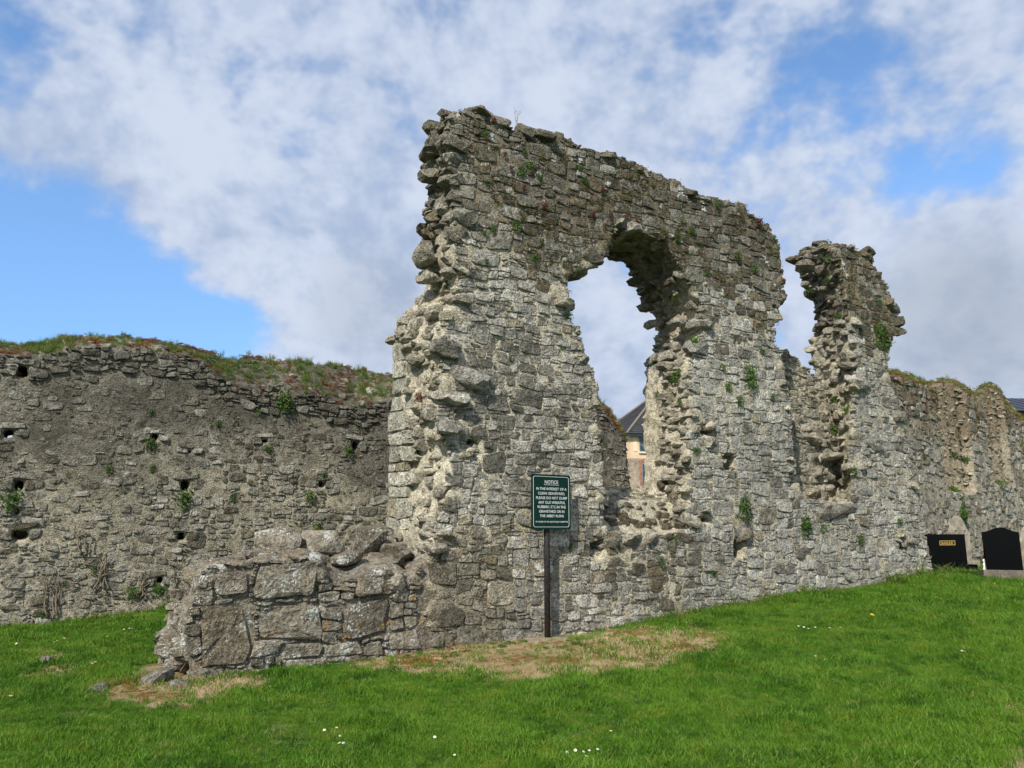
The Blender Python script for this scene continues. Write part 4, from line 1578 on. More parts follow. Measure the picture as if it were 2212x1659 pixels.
def join(parts):
    V, F = [], []
    for v, f in parts:
        o = len(V)
        V += [tuple(x) for x in v]
        F += [tuple(i + o for i in t) for t in f]
    return V, F


tv, tf = tube([(0, 0, -.03), (0.004, -.01, .02), (0, -.05, .04), (.01, -.10, .035)], [.006, .005, .004, .002], 5)
STEM_ME = make_mesh('stem', tv, tf, None, True)
STEM_ME.materials.append(M_DRY)


def leaf_variants(mat, n, count, radius, leaf, droop, flat=0.7):
    out = []
    for _ in range(count):
        me = leaf_clump(n, radius, leaf, rng, flat, droop)
        me.materials.append(mat)
        out.append(me)
    return out


FERN_ME = leaf_variants(M_FERN, 90, 4, 0.085, 0.034, 0.5)
IVY_ME = leaf_variants(M_FERN, 170, 2, 0.10, 0.036, 1.5)
MOSS_ME = leaf_variants(M_MOSS, 90, 3, 0.075, 0.022, 0.4)
SEDUM_ME = leaf_variants(M_SEDUM, 130, 3, 0.075, 0.028, 0.5)


def wall_plant(px, py, size, me, name, label, group, out=0.01):
    h = hit(px, py)
    if h is None:
        return
    loc, n = h
    n = Vector((n.x, n.y, n.z * 0.3)).normalized()
    up = Vector((0, 0, 1))
    x = up.cross(n).normalized()
    y = n.cross(x).normalized()
    R = Matrix((x, y, n)).transposed()
    s = size * (0.062 * loc.y) * (0.085 if name == 'wall_plant' else 0.115)
    mw = Matrix.Translation(loc + n * out) @ R.to_4x4() @ Matrix.Diagonal((s, s * random.uniform(0.8, 1.3), s * 0.8, 1))
    if name == 'wall_plant':
        o = empty(name, (0, 0, 0), label, 'plant', group)
        o.matrix_world = mw
        link('foliage', me, o)
        link('stem', STEM_ME, o)
    else:
        o = link(name, me)
        o.matrix_world = mw
        tag(o, label, 'plant', group)


G1 = 'fern tufts rooted in the arched wall'
FERNS = [(1047, 288, 12), (1069, 317, 13), (1132, 327, 9), (1124, 371, 17), (1145, 356, 14), (1163, 382, 14), (1051, 392, 13), (1253, 363, 11), (1261, 390, 14), (1064, 491, 11), (1116, 488, 16), (1046, 504, 10),
                  (1152, 558, 15), (1049, 562, 9), (1548, 442, 12), (1431, 504, 12), (1460, 512, 13), (1493, 496, 11), (1592, 551, 11), (1577, 512, 8), (1628, 579, 12), (1526, 590, 8), (1453, 642, 12), (1496, 608, 11),
                  (1644, 758, 11), (1564, 795, 9), (1571, 834, 12), (1595, 862, 14), (1667, 859, 9), (1470, 867, 10), (1421, 850, 9), (1501, 971, 10), (1410, 784, 9), (1228, 682, 13), (1455, 1164, 11), (1538, 1235, 13), (1426, 1209, 9), (1234, 1178, 11),
                  (1208, 722, 9), (1105, 666, 6), (1212, 752, 7), (1102, 776, 7), (1845, 1017, 12), (1942, 1125, 10)]
FL = placed(FERNS, ruin_zone, 'green fern tuft %s%s')
for px, py, s in FERNS:
    wall_plant(px, py, s, random.choice(FERN_ME), 'wall_fern', FL[(px, py)], G1)
for px, py, s, lb in [(1460, 808, 24, 'bushy green fern below the ledge of the window jamb'), (1618, 802, 24, 'long green fern trailing down the pier between the two windows'), (1501, 740, 26, 'wide green moss cushion on the ledge of the window jamb'),
                      (1606, 1085, 24, 'dark green spleenwort clump low on the pier below the trailing fern'), (1737, 1126, 24, 'hanging ivy clump under the near end of the stone sill block'), (1776, 1137, 19, 'hanging ivy clump under the middle of the stone sill block'),
                      (1857, 1162, 17, 'ivy clump on the wall below and beyond the stone sill block'), (1803, 862, 22, 'green fern high in the torn jamb of the pillar'), (1829, 884, 20, 'yellow green fern beside the upper jamb of the pillar'),
                      (1803, 926, 24, 'green and brown fern halfway down the torn jamb of the pillar'), (1748, 779, 24, 'green weed growing on the broken wall between arch and pillar'), (1787, 526, 18, 'green grass cushion on top of the broken pillar'),
                      (1787, 560, 17, 'fern just below the top of the broken pillar'), (1789, 603, 15, 'moss clump a third down the pillar jamb'), (1748, 629, 17, 'dark fern under the overhang of the pillar'), (1896, 653, 17, 'dark fern near the outer edge of the pillar'),
                      (1901, 712, 26, 'long dark trailing plant near the outer edge of the pillar'), (1813, 684, 14, 'yellow moss clump halfway down the pillar'), (1918, 742, 14, 'small dark plant at the outer edge of the pillar'),
                      (2076, 1101, 24, 'dark ivy hanging behind the old pointed headstone'), (2058, 980, 16, 'green plant in the upper niche of the churchyard wall'), (2084, 991, 16, 'hanging plant beside the niche of the churchyard wall'),
                      (2060, 1062, 26, 'green growth on the ledge of the niche in the churchyard wall'), (2162, 1045, 22, 'green growth on the far ledge of the churchyard wall'), (1994, 985, 12, 'small plant on the churchyard wall near the ruin')]:
    big = s >= 20
    wall_plant(px, py, s, random.choice(IVY_ME if big and ('ivy' in lb or 'trail' in lb) else FERN_ME), 'wall_plant', lb, None)
G2 = 'fern tufts rooted in the boundary wall'
FERNS = [(326, 888, 10), (324, 955, 15), (410, 975, 10), (398, 1073, 20), (577, 967, 13), (752, 971, 12), (669, 1071, 14), (685, 1138, 15), (342, 1270, 18), (285, 1278, 17), (26, 1075, 24), (236, 1012, 10), (330, 1008, 8),
                  (504, 1075, 9), (560, 888, 8), (470, 912, 8), (700, 1023, 8), (205, 1228, 9), (140, 1260, 8), (90, 1325, 9)]
FL = placed(FERNS, lambda x, y: 'in the dark upper half of' if y < 985 else ('halfway down' if y < 1110 else 'low on'), 'small fern tuft %s the boundary wall%s')
for px, py, s in FERNS:
    wall_plant(px, py, s, random.choice(FERN_ME), 'wall_fern', FL[(px, py)], G2)
wall_plant(615, 858, 26, IVY_ME[0], 'wall_plant', 'bright green plant hanging from the turf of the boundary wall', None)
wall_plant(908, 858, 22, SEDUM_ME[0], 'wall_plant', 'red stonecrop growing on the torn end of the arched wall', None)
G3 = 'red stonecrop tufts on the arched wall'
FERNS = [(1066, 258, 8), (1048, 300, 7), (1130, 404, 9), (1176, 444, 12), (1301, 410, 10), (1318, 462, 8), (1280, 460, 9), (1320, 545, 7), (1352, 468, 9), (1377, 478, 8), (1692, 606, 8), (1638, 478, 14), (1510, 1335, 8), (1090, 332, 7), (1104, 364, 7)]
FL = placed(FERNS, ruin_zone, 'small red stonecrop tuft %s%s')
for px, py, s in FERNS:
    wall_plant(px, py, s, random.choice(SEDUM_ME[:1]), 'wall_stonecrop', FL[(px, py)], G3)

# moss and stonecrop too small to count
def clump_protos():
    return [(leaf_clump(26, 0.03, 0.014, rng, 0.5, 0.3), M_MOSS), (leaf_clump(26, 0.03, 0.016, rng, 0.5, 0.3), M_FERN), (leaf_clump(26, 0.03, 0.012, rng, 0.5, 0.5), M_SEDUM), (leaf_clump(26, 0.03, 0.012, rng, 0.5, 0.3), M_RUST)]


def moss_on(name, faces, sel, n, parent, weights, smin, smax, frame, out=0.03):
    idx = np.flatnonzero(sel)
    p = faces['area'][idx].copy()
    c = faces['uvw'][idx]
    p *= smooth(-0.05, 0.35, fbm(c[:, 0] * 2.2, c[:, 1] * 2.2, c[:, 2], 3, 401))
    ch = rng.choice(idx, n, p=p / p.sum())
    P = faces['cen'][ch] + faces['n'][ch] * out + rng.normal(0, 0.02, (n, 3))
    N = faces['n'][ch]
    rot = []
    for v in N:
        q = Vector(v).to_track_quat('Z', 'Y')
        rot.append((q @ Matrix.Rotation(rng.uniform(0, 6.28), 3, 'Z').to_quaternion()).to_euler()[:])
    w = np.array(weights) / sum(weights)
    k = rng.choice(4, n, p=w)
    base = np.array(parent.location)
    return scatter(name, P - base, rot, rng.uniform(smin, smax, n), k, clump_protos(), parent)


f_sel = (frontness > 0.3) & (vv > V_SPRING - 0.4)
moss_on('moss', CF, f_sel, 1900, RUIN, (4, 2, 3, 2), 0.5, 1.5, MAIN, 0.025)
f_sel = side & (CF['n'][:, 2] > 0.1) & (vv > 2.0)
moss_on('moss', CF, f_sel, 320, RUIN, (4, 3, 1, 2), 0.6, 1.8, MAIN, 0.03)
f_sel = (frl > 0.3) & (lv > 1.6)
moss_on('moss', LCF, f_sel, 1100, LWALL, (4, 4, 0.4, 1), 0.5, 1.3, LEFT, 0.015)

# turf along the tops
def tuft_protos():
    return [(blade_tuft(26, 0.05, 0.05, 0.13, 0.006, 0.8, rng), M_TALL), (blade_tuft(22, 0.06, 0.10, 0.24, 0.006, 0.8, rng), M_TALL), (leaf_clump(70, 0.075, 0.022, rng, 0.6, 0.2), M_SEDUM),
            (leaf_clump(70, 0.075, 0.022, rng, 0.6, 0.2), M_FERN), (leaf_clump(70, 0.075, 0.018, rng, 0.6, 0.2), M_RUST), (leaf_clump(60, 0.07, 0.02, rng, 0.6, 0.2), M_MOSS)]


def turf_on(name, faces, sel, n, parent, seed, rust):
    idx = np.flatnonzero(sel)
    p = faces['area'][idx]
    ch = rng.choice(idx, n, p=p / p.sum())
    P = faces['cen'][ch] + rng.normal(0, 0.02, (n, 3))
    c = faces['uvw'][ch]
    zone = fbm(c[:, 0] * 1.3, c[:, 2] * 1.5, c[:, 1] * 1.0, 3, seed)
    zone2 = fbm(c[:, 0] * 3.3, c[:, 2] * 3.5, c[:, 1] * 3.0, 2, seed + 5)
    k = np.zeros(n, int)
    r = rng.random(n)
    k[:] = np.where(r < 0.10, 1, 0)
    redm = (zone2 + rng.normal(0, 0.15, n)) > rust
    k[redm] = np.where(rng.random(redm.sum()) < 0.6, 2, 4)
    gm = (~redm) & (zone + rng.normal(0, 0.15, n) > 0.1)
    k[gm] = np.where(rng.random(gm.sum()) < 0.6, 3, 5)
    rot = np.stack([rng.normal(0, 0.2, n), rng.normal(0, 0.2, n), rng.uniform(0, 6.28, n)], 1)
    s = rng.uniform(0.5, 1.05, n)
    return scatter(name, P - np.array(parent.location), rot, s, k, tuft_protos(), parent)


lsel = (LCF['n'][:, 2] > 0.25) & (lv > 3.2)
turf_on('turf', LCF, lsel, 4800, LWALL, 410, 0.0)
rsel = (RCF['n'][:, 2] > 0.2) & (RCF['uvw'][:, 1] > 3.4) & (RCF['uvw'][:, 2] > -0.2)
turf_on('turf', RCF, rsel, 2600, RWALL, 420, 0.05)
rsel2 = (frr > 0.3) & (RCF['uvw'][:, 1] > 3.7)
moss_on('moss', RCF, rsel2, 900, RWALL, (3, 2, 4, 5), 0.8, 2.4, RIGHT, 0.03)


# ================================================================== dry stems, dead ivy
def dry_stems(px, py, n, hgt, label, spread=0.25):
    h = hit(px, py)
    if h is None:
        return
    loc = h[0]
    parts = []
    for _ in range(n):
        a = rng.uniform(0, 6.28)
        L_ = hgt * rng.uniform(0.5, 1)
        dx, dy = math.cos(a) * spread * L_, math.sin(a) * spread * L_
        path = [(dx * t ** 1.4 + 0.01 * math.sin(5 * t), dy * t ** 1.4, L_ * t - 0.08) for t in (0, .25, .5, .75, 1)]
        parts.append(tube(path, [0.006, 0.005, 0.0045, 0.004, 0.0025], 4))
        for _ in range(4):
            t = rng.uniform(.4, 1)
            p = np.array([dx * t ** 1.4, dy * t ** 1.4, L_ * t - 0.08])
            e = p + rng.normal(0, 0.04, 3) + np.array([0, 0, 0.05])
            parts.append(tube([p, (p + e) / 2, e], [0.003, 0.003, 0.0015], 4))
    V, F = join(parts)
    me = make_mesh('dry_stems', V, F, None, False)
    o = link('dry_stems', me, None, M_DRY, loc)
    tag(o, label, 'plant')


dry_stems(686, 786, 6, 0.85, 'bare dry weed stems standing on the turf of the boundary wall')
dry_stems(1116, 278, 2, 0.5, 'thin dry weed stalk on the crest of the arched wall', 0.1)
dry_stems(2060, 836, 3, 0.45, 'short dry stalks on the mossy crest of the churchyard wall')


def dead_ivy(px, y0, y1, n, label):
    parts = []
    for _ in range(n):
        x0 = px + rng.normal(0, 7)
        u0_, va = LEFT.uv(x0, y1)
        _, vb = LEFT.uv(x0, y0 + rng.uniform(0, 0.4) * (y1 - y0))
        ks = np.linspace(0, 1, 9)
        ph = rng.uniform(0, 6)
        path = [LEFT.to_world(u0_ + 0.05 * math.sin(3.5 * k + ph) + 0.02 * math.sin(11 * k + ph), va + (vb - va) * k, -0.045 - 0.012 * math.sin(6 * k + ph)) for k in ks]
        r0_ = rng.uniform(0.008, 0.017)
        parts.append(tube(path, [r0_ * (1 - 0.6 * k) for k in ks], 6))
        for _ in range(3):
            i = int(rng.integers(2, 7))
            p = np.array(path[i])
            e = p + LEFT.d * rng.normal(0, 0.12) + np.array([0, 0, rng.uniform(0.05, 0.16)]) + LEFT.b * 0.01
            parts.append(tube([p, (p + e) / 2 + LEFT.d * 0.01, e], [r0_ * .5, r0_ * .4, r0_ * .25], 5))
    V, F = join(parts)
    loc = np.array(V).mean(0)
    o = link('dead_ivy', make_mesh('dead_ivy', np.array(V) - loc, F, None, True), None, M_IVYWOOD, tuple(loc))
    tag(o, label, 'ivy')


M_IVYWOOD = plain('ivy_wood', (0.20, 0.165, 0.12), 0.9, 0.1, 0.3, 20)
dead_ivy(386, 1200, 1272, 5, 'dead ivy stems on the boundary wall beside the low broken stretch')
dead_ivy(308, 1222, 1290, 4, 'dead ivy stems between the two lowest holes of the boundary wall')
dead_ivy(212, 1180, 1275, 5, 'tangle of dead ivy on the lower middle of the boundary wall')
dead_ivy(172, 1130, 1200, 3, 'short dead ivy strands higher on the boundary wall')
dead_ivy(104, 1225, 1335, 4, 'dead ivy stems near the outer end of the boundary wall')

# ================================================================== notice board
M_GREEN = plain('sign_green', (0.0022, 0.027, 0.019), 0.5, 0.18, 0.12, 6)
M_WHITE = plain('sign_white', (0.78, 0.80, 0.78), 0.5, 0.3, 0.03, 9)


def rusty():
    m, nt, b, pos = new_mat('rusty_steel')
    n1 = nt.noise(pos, 5, 5, 0.65)
    n2 = nt.noise(pos, 40, 4, 0.6)
    c = nt.mix(nt.ramp(n2, 0.35, 0.65), (0.016, 0.015, 0.016), (0.042, 0.038, 0.038))
    sepz = nt.n.new('ShaderNodeSeparateXYZ')
    nt.set(sepz.inputs[0], pos)
    low_ = nt.ramp(sepz.outputs['Z'], 0.32, 0.62, 0.28, 0.0)
    c = nt.mix(nt.ramp(nt.math('ADD', n1, low_), 0.64, 0.9, 0.0, 0.75), c, (0.06, 0.023, 0.014))
    nt.set(b.inputs['Base Color'], c)
    b.inputs['Roughness'].default_value = 0.55
    nt.set(b.inputs['Normal'], nt.bump(n2, 0.4, 0.006))
    return m


M_RUSTY = rusty()
fp = MAIN.uv(1183, 1376, -0.15)
pb = MAIN.to_world(fp[0], 0, -0.15)
pz = float(ground_z(pb[0], pb[1]))
SIGN = empty('notice_board', (pb[0], pb[1], pz), 'dark green notice board with white lettering on a rusty steel post', 'sign')
sth = math.radians(55)
sdv = np.array([math.sin(sth), math.cos(sth), 0])
sbv = np.array([-math.cos(sth), math.sin(sth), 0])
SGF = Frame((pb[0], pb[1]), 55)
SGW = -0.062                                    # front of the board, before the post's axis
tl = SGF.uv(1148, 1023, SGW)
br = SGF.uv(1233, 1143.5, SGW)
bl = SGF.uv(1148, 1143, SGW)
su0, su1, sv0, sv1 = tl[0], br[0], (br[1] + bl[1]) / 2, tl[1]
SW, SH = su1 - su0, sv1 - sv0


def sign_local(u, v, w):
    """a point of the board in the coordinates of the post's foot"""
    p = SGF.to_world(u, v, w) - np.array([pb[0], pb[1], pz])
    return p


def rrect(u0, u1, v0, v1, r, n=6):
    pts = []
    for (cu_, cv_, a0) in [(u1 - r, v1 - r, 0), (u0 + r, v1 - r, 90), (u0 + r, v0 + r, 180), (u1 - r, v0 + r, 270)]:
        for k in range(n + 1):
            a = math.radians(a0 + 90 * k / n)
            pts.append((cu_ + r * math.cos(a), cv_ + r * math.sin(a)))
    return pts


def plate(pts, w0_, w1_, fn):
    n = len(pts)
    V = [fn(u, v, w0_) for u, v in pts] + [fn(u, v, w1_) for u, v in pts]
    F = [tuple(range(n)), tuple(range(2 * n - 1, n - 1, -1))]
    F += [(i, n + i, n + (i + 1) % n, (i + 1) % n) for i in range(n)]
    return V, F


def ringplate(po, pi, w0_, w1_, fn):
    n = len(po)
    V = [fn(u, v, w0_) for u, v in po] + [fn(u, v, w0_) for u, v in pi] + [fn(u, v, w1_) for u, v in po] + [fn(u, v, w1_) for u, v in pi]
    F = []
    for i in range(n):
        j = (i + 1) % n
        F += [(i, j, n + j, n + i), (2 * n + i, 3 * n + i, 3 * n + j, 2 * n + j), (i, 2 * n + i, 2 * n + j, j), (n + i, n + j, 3 * n + j, 3 * n + i)]
    return V, F


V, F = plate(rrect(su0, su1, sv0, sv1, 0.022), SGW, SGW + 0.012, sign_local)
board = link('board', make_mesh('board', V, F, None, False), SIGN, M_GREEN)
ins_ = SW * 0.042
V, F = ringplate(rrect(su0 + ins_, su1 - ins_, sv0 + ins_, sv1 - ins_, 0.03), rrect(su0 + ins_ + .0045, su1 - ins_ - .0045, sv0 + ins_ + .0045, sv1 - ins_ - .0045, 0.0265), SGW - 0.0025, SGW - 0.0002, sign_local)
link('border_line', make_mesh('border_line', V, F, None, False), board, M_WHITE)
hz_ = sv0 - pz
post_top = hz_ + SH * 0.72
n = 20
V = []
for z_, r_ in [(-0.3, .040), (post_top - .004, .040), (post_top, .036)]:
    V += [(r_ * math.cos(2 * math.pi * k / n), r_ * math.sin(2 * math.pi * k / n), z_) for k in range(n)]
F = [tuple(range(n))[::-1], tuple(2 * n + k for k in range(n))]
for a in range(2):
    F += [(a * n + k, a * n + (k + 1) % n, (a + 1) * n + (k + 1) % n, (a + 1) * n + k) for k in range(n)]
link('post', make_mesh('post', V, F, None, True), SIGN, M_RUSTY)
for fz in (0.2, 0.6):
    V, F = plate(rrect(-0.055, 0.055, sv0 + SH * fz - .015, sv0 + SH * fz + .015, .004, 2), SGW + 0.013, -0.030, sign_local)
    link('clamp', make_mesh('clamp', V, F, None, False), SIGN, M_RUSTY)


def text_mesh(body, cap_h, width, bold=0.0):
    c = bpy.data.curves.new('lettering', 'FONT')
    c.body = body
    c.size = 1.0
    c.align_x = 'CENTER'
    c.offset = bold
    c.resolution_u = 4
    c.extrude = 0.0
    o = bpy.data.objects.new('lettering_curve', c)
    COL.objects.link(o)
    bpy.context.view_layer.update()
    me = bpy.data.meshes.new_from_object(o.evaluated_get(bpy.context.evaluated_depsgraph_get()))
    bpy.data.objects.remove(o)
    co = np.empty(len(me.vertices) * 3)
    me.vertices.foreach_get('co', co)
    co = co.reshape(-1, 3)
    x0, x1 = co[:, 0].min(), co[:, 0].max()
    capm = 0.73
    co[:, 0] = (co[:, 0] - (x0 + x1) / 2) * width / (x1 - x0)
    co[:, 1] = co[:, 1] * cap_h / capm
    return me, co


def sign_line(body, fx, width, fy_base, cap_h, bold=0.012):
    """one line of lettering; fractions of the board, from its left and top"""
    me, co = text_mesh(body, cap_h * SH, width * SW, bold)
    u = su0 + fx * SW + co[:, 0]
    v = sv1 - fy_base * SH + co[:, 1]
    w = np.full(len(u), SGW - 0.003)
    P = sign_local(u, v, w)
    me.vertices.foreach_set('co', np.ascontiguousarray(P, np.float32).ravel())
    me.update()
    link('lettering', me, board, M_WHITE)


for body, fx, wd, yb, ch in [('NOTICE', .505, .345, .172, .066), ('IN THE INTEREST OF A', .505, .78, .288, .049), ('CLEAN GRAVEYARD,', .505, .69, .372, .049), ('PLEASE DO NOT DUMP', .51, .80, .455, .049),
                             ('ANY OLD WREATHS,', .51, .69, .538, .049), ('RUBBISH, ETC.IN THE', .51, .72, .618, .049), ('GRAVEYARD OR IN', .51, .65, .700, .049), ('THE ABBEY RUINS', .51, .61, .782, .049),
                             ('BY ORDER OF THE GRAVEYARD COMMITTEE', .51, .82, .878, .027)]:
    sign_line(body, fx, wd, yb, ch, 0.008)
V, F = plate([(su0 + .315 * SW, sv1 - .196 * SH), (su0 + .70 * SW, sv1 - .196 * SH), (su0 + .70 * SW, sv1 - .190 * SH), (su0 + .315 * SW, sv1 - .190 * SH)], SGW - 0.003, SGW - .0004, sign_local)
link('underline', make_mesh('underline', V, F, None, False), board, M_WHITE)
# footing
V_, F_ = rock((pb[0] + .03, pb[1] - .05, pz - 0.035), (.36, .24, .06), rng, math.radians(30), (0, 0), True, 3)
o = link('footing', make_mesh('footing', V_ - np.array([pb[0], pb[1], pz]), F_, None, True), SIGN, plain('worn_concrete', (0.25, 0.21, 0.15), 0.95, 0.1, 0.3, 12, 0.02))

# ================================================================== graves
M_GRANITE = plain('black_granite', (0.0032, 0.0032, 0.0036), 0.22, 0.14, 0.3, 90)
M_GOLD = plain('gold_letters', (0.62, 0.42, 0.11), 0.45, 0.5, 0.1, 20)
M_OLDSTONE = plain('old_headstone', (0.30, 0.27, 0.215), 0.95, 0.15, 0.35, 7, 0.02)
M_CONC = plain('grave_concrete', (0.17, 0.148, 0.12), 0.95, 0.15, 0.35, 6, 0.03)
M_PETAL_W = plain('white_petals', (0.80, 0.80, 0.78), 0.7, 0.2, 0.05)
M_PETAL_R = plain('red_petals', (0.50, 0.03, 0.06), 0.7, 0.2, 0.2)
M_PETAL_O = plain('orange_petals', (0.70, 0.28, 0.02), 0.7, 0.2, 0.25)
M_YELLOW = plain('yellow_florets', (0.75, 0.48, 0.02), 0.7, 0.2, 0.1)


def slab(pts, depth, name, mat, parent, fr, base, w0_=0.0, bev=0.006):
    """a standing slab: an outline in the plane of the grave, with thickness and bevelled edges"""
    V, F = plate(pts, w0_, w0_ + depth, lambda u, v, w: fr.to_world(u, v, w) - base)
    bm = bmesh.new()
    vs = [bm.verts.new(p) for p in V]
    for f in F:
        bm.faces.new([vs[i] for i in f])
    bmesh.ops.recalc_face_normals(bm, faces=bm.faces)
    edges = [e for e in bm.edges if e.calc_face_angle(0) > 0.6]
    bmesh.ops.bevel(bm, geom=edges, offset=bev, segments=2, affect='EDGES')
    me = bpy.data.meshes.new(name)
    bm.to_mesh(me)
    bm.free()
    return link(name, me, parent, mat)


def rect(u0, u1, v0, v1):
    return [(u0, v0), (u1, v0), (u1, v1), (u0, v1)]


# the wide black stone
gp = np.array([0.575 * 15.9, 15.9])
GB = Frame(gp, 78)
gz_ = float(ground_z(*gp))
gbase = np.array([gp[0], gp[1], gz_])
BK = empty('headstone', tuple(gbase), 'low wide polished black granite headstone with a gold framed name', 'headstone')
a0, a1 = GB.uv(2003, 1200)[0], GB.uv(2089, 1200)[0]
vtop, vbot, vfoot = GB.uv(2040, 1154)[1], GB.uv(2050, 1219)[1], min(GB.uv(2060, 1240)[1], gz_ - 0.05)
st_ = slab(rect(a0, a1, vbot, vtop), 0.09, 'tablet', M_GRANITE, BK, GB, gbase)
slab(rect(a0 - .10, a1 + .14, vfoot, vbot - 0.002), 0.30, 'plinth', M_GRANITE, BK, GB, gbase, -0.10)
slab(rect(a0 - .25, a1 + .5, gz_ - .12, gz_ + .03), 0.5, 'kerb', M_CONC, BK, GB, gbase, -0.22)
q0, q1 = GB.uv(2029, 1168), GB.uv(2063.5, 1177.5)
fu0, fu1, fv0, fv1 = q0[0], q1[0], q1[1], q0[1]
bt = 0.010
V, F = ringplate(rect(fu0, fu1, fv0, fv1), rect(fu0 + bt, fu1 - bt, fv0 + bt, fv1 - bt), -0.004, 0.001, lambda u, v, w: GB.to_world(u, v, w) - gbase)
link('name_frame', make_mesh('name_frame', V, F, None, False), st_, M_GOLD)
me, co = text_mesh('BAKER', (fv1 - fv0) * 0.50, (fu1 - fu0) * 0.76, 0.004)
P = GB.to_world((fu0 + fu1) / 2 + co[:, 0], fv0 + (fv1 - fv0) * 0.24 + co[:, 1], np.full(len(co), -0.004)) - gbase
me.vertices.foreach_set('co', np.ascontiguousarray(P, np.float32).ravel())
me.update()
link('lettering', me, st_, M_GOLD)

# the black stone with a curved top
gp = np.array([0.638 * 14.3, 14.3])
GC = Frame(gp, 107)
gz_ = float(ground_z(*gp))
gbase = np.array([gp[0], gp[1], gz_])
CH = empty('headstone', tuple(gbase), 'tall polished black granite headstone with a curved top on a concrete base', 'headstone')
pts_px = [(2131, 1231), (2211, 1231), (2207, 1190), (2201, 1147)]
vb = GC.uv(2170, 1231)[1]
c0, c1 = GC.uv(2127, 1190)[0], GC.uv(2206, 1190)[0]
vsh, vap = GC.uv(2130, 1149)[1], GC.uv(2162, 1139)[1]
pts = [(c0, vb), (c1, vb), (c1, vsh)]
for k in range(1, 16):
    t = k / 16
    uu_ = c1 + (c0 - c1) * t
    x = abs(t - 0.5) * 2
    pts.append((uu_, vsh + (vap - vsh) * (1 - smooth(0.0, 0.95, x))))
pts.append((c0, vsh))
slab(pts, 0.09, 'tablet', M_GRANITE, CH, GC, gbase, 0, 0.005)
slab(rect(c0 - .08, c1 + 1.2, gz_ - .2, vb - .003), 0.42, 'plinth', M_CONC, CH, GC, gbase, -0.12, 0.012)
slab(rect(c0 - .30, c0 + .1, gz_ - .2, gz_ + .10), 0.4, 'flower_step', M_GRANITE, CH, GC, gbase, 0.34, 0.006)


def gothic(frame, uc, hw, v0, vtop):
    sh = v0 + (vtop - v0) * 0.72
    pts = [(uc - hw, v0), (uc + hw, v0), (uc + hw, sh - .10), (uc + hw * 1.05, sh - .04), (uc + hw * .95, sh)]
    for k in range(1, 8):
        t = k / 8
        pts.append((uc + hw * .85 * (1 - t) ** 0.75, sh + (vtop - sh) * (1 - (1 - t) ** 1.5)))
    pts += [(uc + .035, vtop), (uc - .035, vtop)]
    for k in range(7, 0, -1):
        t = k / 8
        pts.append((uc - hw * .85 * (1 - t) ** 0.75, sh + (vtop - sh) * (1 - (1 - t) ** 1.5)))
    pts += [(uc - hw * .95, sh), (uc - hw * 1.05, sh - .04), (uc - hw, sh - .10)]
    return pts


for (x, y0, Z, hw, th, label) in [(2070, 1114, 17.2, 0.27, 74, 'old grey limestone headstone with a pointed top behind the wide black stone'),
                                  (2222, 1137, 16.4, 0.24, 70, 'old grey headstone half hidden beyond the curved black stone')]:
    X = (x - 1106) / FPX * Z
    fr = Frame((X, Z), th)
    gz_ = float(ground_z(X, Z))
    gbase = np.array([X, Z, gz_])
    OH = empty('headstone', tuple(gbase), label, 'headstone')
    u, v = fr.uv(x, y0)
    tb = slab(gothic(fr, u, hw, gz_ - .1, v), 0.10, 'tablet', M_OLDSTONE, OH, fr, gbase, 0, 0.012)
    slab(rect(u - hw - .1, u + hw + .1, gz_ - .15, gz_ + .14), .3, 'plinth', M_OLDSTONE, OH, fr, gbase, -.1, .015)
    for sgn in (-1, 1):
        V, F = [], []
        path = [fr.to_world(u + sgn * (0.13 + 0.05 * math.cos(a)), v - .36 + 0.06 * math.sin(a), -0.004) - gbase for a in np.linspace(-1.2, 4.2, 12)]
        V, F = tube(path, [0.014] * 12, 6)
        link('carved_scroll', make_mesh('carved_scroll', V, F, None, True), tb, M_OLDSTONE)


def bouquet(loc, cols, n, rad, hgt, label):
    o = empty('grave_flowers', tuple(loc), label, 'flowers')
    me = leaf_clump(70, rad, 0.05, rng, 0.9, 0)
    link('leaves', me, o, M_FERN, (0, 0, hgt * 0.6))
    V, F = [], []
    prof = [(0.0, 0.05), (0.02, 0.06), (0.10, 0.045), (0.16, 0.065)]
    for z_, r_ in prof:
        V += [(r_ * math.cos(2 * math.pi * k / 12), r_ * math.sin(2 * math.pi * k / 12), z_) for k in range(12)]
    F = [(a * 12 + k, a * 12 + (k + 1) % 12, (a + 1) * 12 + (k + 1) % 12, (a + 1) * 12 + k) for a in range(3) for k in range(12)] + [tuple(range(12))[::-1]]
    link('vase', make_mesh('vase', V, F, None, True), o, M_GRANITE)
    for i in range(n):
        d = rng.normal(size=3)
        d /= np.linalg.norm(d)
        p = d * rad * rng.uniform(0.7, 1.05)
        p[2] = abs(p[2]) * 1.1 + hgt * 0.55
        # a bloom: layered petals
        V, F = [], []
        for ring, (rr, zz) in enumerate([(0.034, 0.0), (0.024, 0.012), (0.013, 0.022)]):
            for k in range(6):
                a = 2 * math.pi * k / 6 + ring * 0.5
                i0 = len(V)
                V += [(0, 0, zz - .01), (rr * math.cos(a - .5), rr * math.sin(a - .5), zz), (rr * 1.2 * math.cos(a), rr * 1.2 * math.sin(a), zz + .008), (rr * math.cos(a + .5), rr * math.sin(a + .5), zz)]
                F.append((i0, i0 + 1, i0 + 2, i0 + 3))
        b = link('bloom', make_mesh('bloom', V, F, None, False), o, cols[i % len(cols)], tuple(p))
        b.rotation_euler = Vector(d).to_track_quat('Z', 'Y').to_euler()


